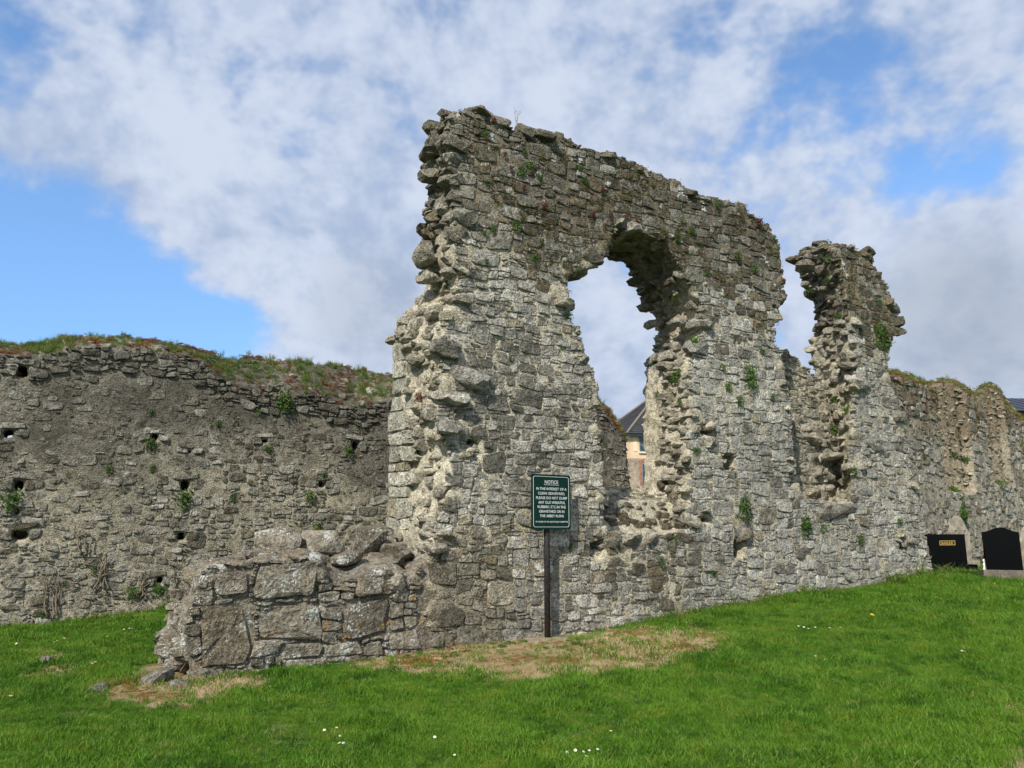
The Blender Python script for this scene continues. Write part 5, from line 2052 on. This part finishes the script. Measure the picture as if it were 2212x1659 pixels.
p = np.array([(2105 - 1106) / FPX * 14.75, 14.75, 0])
bouquet((p[0], p[1], float(ground_z(p[0], p[1])) + 0.10), [M_PETAL_R, M_PETAL_W, M_PETAL_R, M_PETAL_O], 14, 0.085, 0.30, 'red and white flowers in a vase between the two black headstones')
p = GC.to_world(c1 + .17, 0, 0.0)
bouquet((p[0], p[1], vb), [M_PETAL_O, M_YELLOW], 18, 0.13, 0.34, 'orange flowers beside the curved black headstone')
# white figurine
p = np.array([(2101 - 1106) / FPX * 14.55, 14.55, 0])
fz = float(ground_z(p[0], p[1])) + 0.10
V = []
prof = [(0, .045), (.02, .046), (.06, .032), (.11, .026), (.14, .034), (.165, .018), (.185, .024), (.205, .026), (.225, .014), (.232, .002)]
for z_, r_ in prof:
    V += [(r_ * math.cos(2 * math.pi * k / 12), r_ * 0.8 * math.sin(2 * math.pi * k / 12), z_) for k in range(12)]
F = [(a * 12 + k, a * 12 + (k + 1) % 12, (a + 1) * 12 + (k + 1) % 12, (a + 1) * 12 + k) for a in range(len(prof) - 1) for k in range(12)] + [tuple(range(12))[::-1]]
o = link('grave_figurine', make_mesh('grave_figurine', V, F, None, True), None, M_PETAL_W, (p[0], p[1], fz))
tag(o, 'small white figurine on the step between the black headstones', 'figurine')

# ================================================================== house seen through the window
M_PEACH = plain('peach_render', (0.74, 0.54, 0.36), 0.85, 0.2, 0.04, 2)
M_CREAM = plain('cream_render', (0.78, 0.66, 0.50), 0.85, 0.2, 0.04, 2)
M_HSTONE = plain('house_stone', (0.36, 0.29, 0.22), 0.9, 0.2, 0.35, 3.5, 0.03)
M_BRICK = plain('red_brick', (0.36, 0.17, 0.11), 0.9, 0.2, 0.25, 6)
M_FRAME = plain('slate_blue_frame', (0.16, 0.20, 0.25), 0.5, 0.4, 0.05)
M_GLASS = plain('window_glass', (0.03, 0.055, 0.065), 0.08, 0.6, 0.1)
M_GUTTER = plain('gutter', (0.03, 0.035, 0.05), 0.5, 0.4, 0.1)


def slate_mat():
    m, nt, b, pos = new_mat('roof_slate')
    sp = nt.n.new('ShaderNodeSeparateXYZ')
    nt.set(sp.inputs[0], pos)
    n2 = nt.noise(pos, 6, 4, 0.6)
    c = nt.mix(nt.ramp(n2, 0.3, 0.7), (0.035, 0.034, 0.037), (0.075, 0.072, 0.075))
    nt.set(b.inputs['Base Color'], c)
    b.inputs['Roughness'].default_value = 0.7
    return m


M_SLATE = slate_mat()
HZ = 58.0
hc = np.array([(1361 - 1106) / FPX * HZ, HZ])
HF = Frame(hc, 76)                                # street front: u to the right
hground = float(ground_z(hc[0], hc[1]))
hb_ = np.array([hc[0], hc[1], hground])
HOUSE = empty('house', tuple(hb_), 'peach and stone house with a dark slate hipped roof seen through the window opening', 'house')
eave = HF.uv(1363, 938)[1]
band = HF.uv(1380, 990)[1]
LEN, DEP = 13.0, 9.0


def hbox(u0, u1, v0, v1, w0_, w1_, name, mat, parent=None):
    c = [(u, v, w) for w in (w0_, w1_) for v in (v0, v1) for u in (u0, u1)]
    V = [HF.to_world(*p_) - hb_ for p_ in c]
    F = [(0, 1, 3, 2), (5, 4, 6, 7), (4, 0, 2, 6), (1, 5, 7, 3), (2, 3, 7, 6), (4, 5, 1, 0)]
    return link(name, make_mesh(name, V, F, None, False), parent or HOUSE, mat)


lw_ = hbox(0, LEN, hground - 1, band, 0, DEP, 'stone_wall', M_HSTONE)
uw_ = hbox(0, LEN, band + 0.002, eave, 0, DEP, 'rendered_wall', M_PEACH)
win_u = [HF.uv(1381, 960)[0] + k * 2.7 for k in range(5)]
for k, wu in enumerate(win_u):
    top, bot = HF.uv(1395, 941 + 4)[1], HF.uv(1395, 976)[1]
    win = hbox(wu, wu + 0.95, bot, top, -0.02, 0.1, 'window', M_FRAME)
    for (x0, x1, z0, z1) in [(.06, .89, .06, (top - bot) / 2 - .03), (.06, .89, (top - bot) / 2 + .03, top - bot - .06)]:
        hbox(wu + x0, wu + x1, bot + z0, bot + z1, -0.026, -0.012, 'pane', M_GLASS, win)
    hbox(wu - .08, wu + 1.03, bot - .12, bot - .004, -0.12, 0.05, 'sill', M_CREAM, win)
    if k == 0:
        hbox(0.28, wu - 0.16, bot + .02, top, -0.03, 0.02, 'cream_panel', M_CREAM)
    hbox(wu + 1.12, wu + 2.5, bot + .02, top, -0.03, 0.02, 'cream_panel', M_CREAM)
    # lower window with a brick arch
    wu2 = wu + 0.16
    t2, b2 = HF.uv(1398, 1002)[1], HF.uv(1398, 1047)[1]
    w2 = hbox(wu2, wu2 + 0.85, b2, t2, -0.02, 0.1, 'window', M_FRAME)
    for r in range(3):
        hh = (t2 - b2) / 3
        hbox(wu2 + .07, wu2 + .78, b2 + r * hh + .04, b2 + (r + 1) * hh - .03, -0.026, -0.012, 'pane', M_GLASS, w2)
    hbox(wu2 - .2, wu2 - .01, b2, t2 + .02, -0.035, 0.03, 'brick_surround', M_BRICK, w2)
    hbox(wu2 + .86, wu2 + 1.05, b2, t2 + .02, -0.035, 0.03, 'brick_surround', M_BRICK, w2)
    av = []
    for q_ in range(9):
        t = q_ / 8
        av.append((wu2 - .2 + 1.25 * t, t2 + .02 + 0.13 * math.sin(math.pi * t)))
    for q_ in range(8, -1, -1):
        t = q_ / 8
        av.append((wu2 - .28 + 1.41 * t, t2 + .24 + 0.16 * math.sin(math.pi * t)))
    V, F = plate(av, -0.04, 0.03, lambda u, v, w: HF.to_world(u, v, w) - hb_)
    link('brick_arch', make_mesh('brick_arch', V, F, None, False), w2, M_BRICK)
hbox(-.35, LEN + .35, eave - .16, eave - .02, -.36, -.24, 'gutter', M_GUTTER)
ov = 0.35
rise = 4.1
inset = DEP / 2
c = [(-ov, eave, -ov), (LEN + ov, eave, -ov), (LEN + ov, eave, DEP + ov), (-ov, eave, DEP + ov), (inset, eave + rise, DEP / 2), (LEN - inset, eave + rise, DEP / 2)]
V = [HF.to_world(*p_) - hb_ for p_ in c]
roof = link('roof', make_mesh('roof', V, [(0, 1, 5, 4), (1, 2, 5), (2, 3, 4, 5), (3, 0, 4), (3, 2, 1, 0)], None, False), HOUSE, M_SLATE)
# courses of slate as thin laps on the two slopes that face the ruin
VV, FF = [], []
for (A, B, Cc, D) in [(V[0], V[1], V[5], V[4]), (V[3], V[0], V[4], V[4])]:
    A, B, Cc, D = map(np.array, (A, B, Cc, D))
    nrm = np.cross(B - A, D - A)
    nrm = nrm / np.linalg.norm(nrm)
    if nrm[2] < 0:
        nrm = -nrm
    rows = 26
    for r in range(rows):
        t0_, t1_ = r / rows, (r + 1.15) / rows
        l0, r0_ = A + (D - A) * t0_, B + (Cc - B) * t0_
        l1, r1 = A + (D - A) * min(t1_, 1), B + (Cc - B) * min(t1_, 1)
        ncol = max(2, int(np.linalg.norm(r0_ - l0) / 0.32))
        for k in range(ncol):
            a_, b_ = (k + .03 + .5 * (r % 2)) / (ncol + .5), (k + .97 + .5 * (r % 2)) / (ncol + .5)
            i0 = len(VV)
            lift0, lift1 = nrm * (0.055 + rng.uniform(0, .015)), nrm * 0.02
            VV += [l0 + (r0_ - l0) * a_ + lift0, l0 + (r0_ - l0) * b_ + lift0, l1 + (r1 - l1) * b_ + lift1, l1 + (r1 - l1) * a_ + lift1, l0 + (r0_ - l0) * a_, l0 + (r0_ - l0) * b_]
            FF += [(i0, i0 + 1, i0 + 2, i0 + 3), (i0 + 4, i0 + 5, i0 + 1, i0)]
sl = link('slates', make_mesh('slates', VV, FF, None, False), roof, M_SLATE)
sl['kind'] = 'stuff'
for (i, j) in ((0, 4), (4, 5), (3, 4), (1, 5)):
    tv, tf = tube([np.array(V[i]) + [0, 0, .05], (np.array(V[i]) + np.array(V[j])) / 2 + [0, 0, .05], np.array(V[j]) + [0, 0, .05]], [.11] * 3, 8)
    link('ridge_tiles', make_mesh('ridge_tiles', tv, tf, None, True), roof, plain('ridge', (0.17, 0.155, 0.13), .9, .2, .2) if (i, j) == (0, 4) else bpy.data.materials['ridge'])

# dark shed behind the churchyard wall
M_SHED = plain('dark_metal_sheet', (0.022, 0.025, 0.038), 0.5, 0.4, 0.15)
SZ = 34.0
sx = (2181 - 1106) / FPX * SZ
SF_ = Frame((sx, SZ), 84)
sg = float(ground_z(sx, SZ))
sb_ = np.array([sx, SZ, sg])
SHED = empty('metal_shed', tuple(sb_), 'dark blue ribbed metal shed behind the churchyard wall', 'shed')
vt = SF_.uv(2185, 838)[1]
ve = SF_.uv(2196, 884)[1]


def sbox(u0, u1, v0, v1, w0_, w1_, name, mat, lean=0.0):
    c = [(u, v, w + (lean if v == v1 else 0)) for w in (w0_, w1_) for v in (v0, v1) for u in (u0, u1)]
    V = [SF_.to_world(*p_) - sb_ for p_ in c]
    return link(name, make_mesh(name, V, [(0, 1, 3, 2), (5, 4, 6, 7), (4, 0, 2, 6), (1, 5, 7, 3), (2, 3, 7, 6), (4, 5, 1, 0)], None, False), SHED, mat)


sbox(0.3, 9, sg - 1, ve, 0.2, 6, 'wall', M_SHED)
sbox(0, 9.3, ve, vt, 0, .12, 'roof_sheet', M_SHED, 2.6)
for k in range(18):
    sbox(k * .5, k * .5 + .07, ve + .001, vt + .001, -.05, .0, 'rib', M_SHED, 2.6)

# ================================================================== stones, weeds and flowers in the lawn
for (px, py, a, b, c, label) in [(105, 1433, .09, .07, .06, 'small grey stone in the worn patch of lawn by the boundary wall'), (212, 1490, .14, .10, .045, 'flat grey stone in the dead grass at the tip of the low wall'),
                                 (335, 1474, .17, .14, .09, 'largest grey stone in the dead grass before the low wall'), (388, 1484, .10, .08, .05, 'small stone in the dead grass nearest the low wall')]:
    p = ground_at(px, py)
    V_, F_ = rock((0, 0, c * .35), (a, b, c), rng, rng.uniform(0, 3), (rng.normal(0, .1), rng.normal(0, .1)), True, 8)
    o = link('lawn_stone', make_mesh('lawn_stone', V_, F_, (0.25, 0.235, 0.20, 0.3), False), None, M_STONE, tuple(p))
    tag(o, label, 'stone')

def daisy_mesh():
    V, F, mi = [], [], []
    n = 12
    for k in range(n):
        a = 2 * math.pi * k / n
        i0 = len(V)
        r = 0.013
        V += [(.003 * math.cos(a - .3), .003 * math.sin(a - .3), .05), (r * math.cos(a - .17), r * math.sin(a - .17), .053), (r * 1.08 * math.cos(a), r * 1.08 * math.sin(a), .053), (r * math.cos(a + .17), r * math.sin(a + .17), .053), (.003 * math.cos(a + .3), .003 * math.sin(a + .3), .05)]
        F.append(tuple(range(i0, i0 + 5)))
    return V, F


DV, DF = daisy_mesh()
me_pet = make_mesh('petals', DV, DF, None, False)
me_pet.materials.append(M_PETAL_W)
ev = []
for z_, r_ in [(.050, .0045), (.054, .0045), (.0565, .002)]:
    ev += [(r_ * math.cos(2 * math.pi * k / 8), r_ * math.sin(2 * math.pi * k / 8), z_) for k in range(8)]
ef = [(a * 8 + k, a * 8 + (k + 1) % 8, (a + 1) * 8 + (k + 1) % 8, (a + 1) * 8 + k) for a in range(2) for k in range(8)] + [tuple(16 + k for k in range(8))]
me_eye = make_mesh('eye', ev, ef, None, True)
me_eye.materials.append(M_YELLOW)
tv, tf = tube([(0, 0, -.01), (.002, 0, .025), (0, 0, .05)], [.0012] * 3, 5)
me_stem = make_mesh('stem', tv, tf, None, True)
me_stem.materials.append(M_FERN)


def daisies(rows, group, phrase, s=1.0):
    FL_ = placed(rows, lambda x, y: '', phrase)
    for px, py in rows:
        daisy(px, py, group, FL_[(px, py)], s)


def daisy(px, py, group, label, s=1.0):
    p = ground_at(px, py)
    r = empty('daisy', tuple(p), label, 'flower', group)
    r.rotation_euler = (rng.normal(0.28, .15), rng.normal(0, .2), rng.uniform(-.4, .4))
    s *= rng.uniform(.65, 0.95)
    r.scale = (s, s, s)
    for nm, me in (('petals', me_pet), ('eye', me_eye), ('stem', me_stem)):
        o = link(nm, me, r)


daisies([(700, 1587), (726, 1583), (735, 1598), (742, 1618), (737, 1620), (937, 1603)], 'daisies in the foreground lawn', 'white daisy in the foreground lawn before the low wall%s%s')
daisies([(983, 1643), (1226, 1637), (1245, 1632), (1258, 1636), (1272, 1633), (1289, 1630), (1262, 1645), (1320, 1592)], 'daisies at the bottom of the lawn', 'white daisy in the nearest strip of lawn below the sign%s%s')
daisies([(1723, 1361), (1735, 1363), (1746, 1366), (1762, 1362), (1790, 1364), (1816, 1362), (1762, 1427), (1785, 1435), (2011, 1345), (2027, 1348), (2060, 1284), (2032, 1300), (2020, 1297), (2076, 1416), (2084, 1418), (2036, 1310)], 'daisies in the lawn before the ruin', 'white daisy in the open lawn between sign and graves%s%s', 1.15)
daisies([(2098 + 112 * rng.random(), 1254 + 22 * rng.random()) for _ in range(22)], 'daisies before the graves', 'white daisy in the lawn close to the headstones%s%s', 0.9)
daisies([(40, 1397), (137, 1387), (126, 1392), (119, 1395), (234, 1383), (267, 1368), (278, 1365), (285, 1363), (206, 1441), (20, 1518), (200, 1444)], 'daisies before the boundary wall', 'white daisy in the lawn before the boundary wall%s%s', 1.2)
# one dandelion
p = ground_at(1883, 1339)
V, F = [], []
for ring, (rr, zz) in enumerate([(.021, .05), (.016, .055), (.009, .059)]):
    for k in range(14):
        a = 2 * math.pi * k / 14 + ring * .2
        i0 = len(V)
        V += [(0, 0, zz - .004), (rr * math.cos(a - .15), rr * math.sin(a - .15), zz), (rr * 1.06 * math.cos(a), rr * 1.06 * math.sin(a), zz), (rr * math.cos(a + .15), rr * math.sin(a + .15), zz)]
        F.append((i0, i0 + 1, i0 + 2, i0 + 3))
dd = empty('dandelion', tuple(p), 'single yellow dandelion in the lawn before the ruin', 'flower')
dd.rotation_euler = (.35, 0, 0)
dd.scale = (1.4, 1.4, 1.4)
o = link('petals', make_mesh('petals', V, F, None, False), dd, M_YELLOW)
link('stem', me_stem, dd)

weed_me = []
for k in range(3):
    me = leaf_clump(60, 0.09, 0.05, rng, 0.55, 0)
    me.materials.append(M_FERN)
    weed_me.append(me)
WEEDS = [(1100, 1392, .9), (1130, 1388, .8), (1085, 1398, .7), (1180, 1402, .6), (1245, 1392, .9), (1262, 1396, .7), (1272, 1404, .8), (1300, 1400, .5), (905, 1412, .7), (880, 1418, .5), (1008, 1408, .6), (1060, 1392, .7), (1228, 1386, .6),
                  (650, 1452, .7), (700, 1450, .7), (455, 1470, .6), (405, 1492, .5), (520, 1466, .6)]
FL = placed(WEEDS, lambda x, y: 'before the low wall' if x < 760 else ('on dead grass left of the sign post' if x < 1160 else 'on dead grass right of the sign post'), 'small leafy green weed %s%s')
for px, py, s in WEEDS:
    p = ground_at(px, py)
    o = link('weed', weed_me[int(rng.integers(0, 3))], None, None, tuple(p))
    o.scale = (s, s, s * .8)
    o.rotation_euler = (0, 0, rng.uniform(0, 6))
    tag(o, FL[(px, py)], 'weed', 'weeds along the foot of the ruin')
for px, py, s, lb in [(1958, 1244, 1.6, 'tall grass clump at the far foot of the ruined wall'), (1990, 1246, 1.5, 'leafy weed clump beside the wide black headstone'), (350, 1318, 1.4, 'weed clump at the foot of the boundary wall by the low broken stretch'), (300, 1328, 1.2, 'weed clump at the foot of the boundary wall')]:
    p = ground_at(px, py)
    if 'grass' in lb:
        me = blade_tuft(90, .16, .15, .36, .009, .7, rng)
        me.materials.append(M_FERN)
    else:
        me = weed_me[0]
    o = link('weed', me, None, None, tuple(p))
    o.scale = (s, s, s)
    tag(o, lb, 'weed')

# ================================================================== lawn grass
rng = np.random.default_rng(77)
NB = 330000
X = rng.uniform(-13, 15, NB)
Y = rng.uniform(2.8, 18.5, NB)
keep = np.abs(X) < Y * 0.70 + 1.2
keep &= rng.random(NB) < np.clip((7.0 / Y) ** 1.3, 0.12, 1.0)
X, Y = X[keep], Y[keep]
du_ = (X - MAIN.p0[0]) * MAIN.d[0] + (Y - MAIN.p0[1]) * MAIN.d[1]
dw_ = (X - MAIN.p0[0]) * MAIN.b[0] + (Y - MAIN.p0[1]) * MAIN.b[1]
inm = (du_ > 0.35 - 0.45 * np.clip(dw_, 0, 1.2)) & (du_ < 14.55) & (dw_ > -0.03) & (dw_ < 1.15)
lu_ = (X - LEFT.p0[0]) * LEFT.d[0] + (Y - LEFT.p0[1]) * LEFT.d[1]
lw_ = (X - LEFT.p0[0]) * LEFT.b[0] + (Y - LEFT.p0[1]) * LEFT.b[1]
inl = (lw_ > -0.02)
hid = (du_ > 4) & (du_ < 13) & (dw_ > 0)
left_side = X < -1
keep = ~inm & ~(inl & left_side) & ~hid
X, Y, dw_, lw_, du_ = X[keep], Y[keep], dw_[keep], lw_[keep], du_[keep]
n = len(X)
dead = dead_amount(X, Y)
isdead = rng.random(n) < dead * 0.90
k = rng.integers(0, 3, n)
rusty_ = fbm(X * 2.1, Y * 2.1, 0, 3, 501) + rng.normal(0, .15, n)
k[isdead] = np.where(rusty_[isdead] > 0.28, 5, rng.integers(3, 5, n)[isdead])
foot = ((np.abs(dw_ + .08) < 0.16) & (du_ > 6.3)) | (np.abs(lw_ + .08) < 0.16)
tall = (rng.random(n) < np.where(isdead, 0.0, 0.03) + 0.30 * foot)
isdead &= ~tall
long_ = tall & foot & (rng.random(n) < 0.45)
k[tall] = 6
k[long_] = 9
lime = (~isdead) & (rng.random(n) < 0.10)
k[lime] = 8
clov = (~isdead) & ((fbm(X * 1.3, Y * 1.3, 0, 3, 507) + rng.normal(0, .1, n)) > 0.30) & (rng.random(n) < 0.45)
k[clov] = 7
drop = isdead & (rng.random(n) < 0.35)
far = np.clip(Y / 8, 1, 2.0)
vary = 0.62 + 0.75 * smooth(-0.4, 0.5, fbm(X * 1.7, Y * 1.7, 0, 3, 505))
s = rng.uniform(0.75, 1.25, n) * vary
sc = np.stack([s * far ** .8, s * far ** .8, s * far ** .25], 1)
P = np.stack([X, Y, ground_z(X, Y)], 1)
rot = np.stack([rng.normal(0, .12, n), rng.normal(0, .12, n), rng.uniform(0, 6.28, n)], 1)
kp = ~drop
protos = [(blade_tuft(34, .07, .018, .062, .0060, .9, rng), M_LAWN), (blade_tuft(34, .07, .016, .050, .0062, 1.1, rng), M_LAWN), (blade_tuft(30, .07, .02, .075, .0055, .8, rng), M_LAWN),
          (blade_tuft(40, .07, .008, .03, .0035, 2.2, rng), M_STRAW), (blade_tuft(40, .07, .01, .035, .0035, 2.0, rng), M_STRAW), (leaf_clump(50, .05, .016, rng, .3, 0), M_RUST),
          (blade_tuft(16, .05, .05, .10, .0045, .8, rng), M_LAWN), (leaf_clump(26, .05, .018, rng, .35, 0), M_FERN), (blade_tuft(30, .07, .022, .06, .005, .9, rng), M_LIME), (blade_tuft(26, .07, .07, .19, .006, .8, rng), M_TALL)]
g = scatter('grass', P[kp], rot[kp], sc[kp], k[kp], protos)
g['label'] = 'short green lawn grass with straw coloured dead patches'
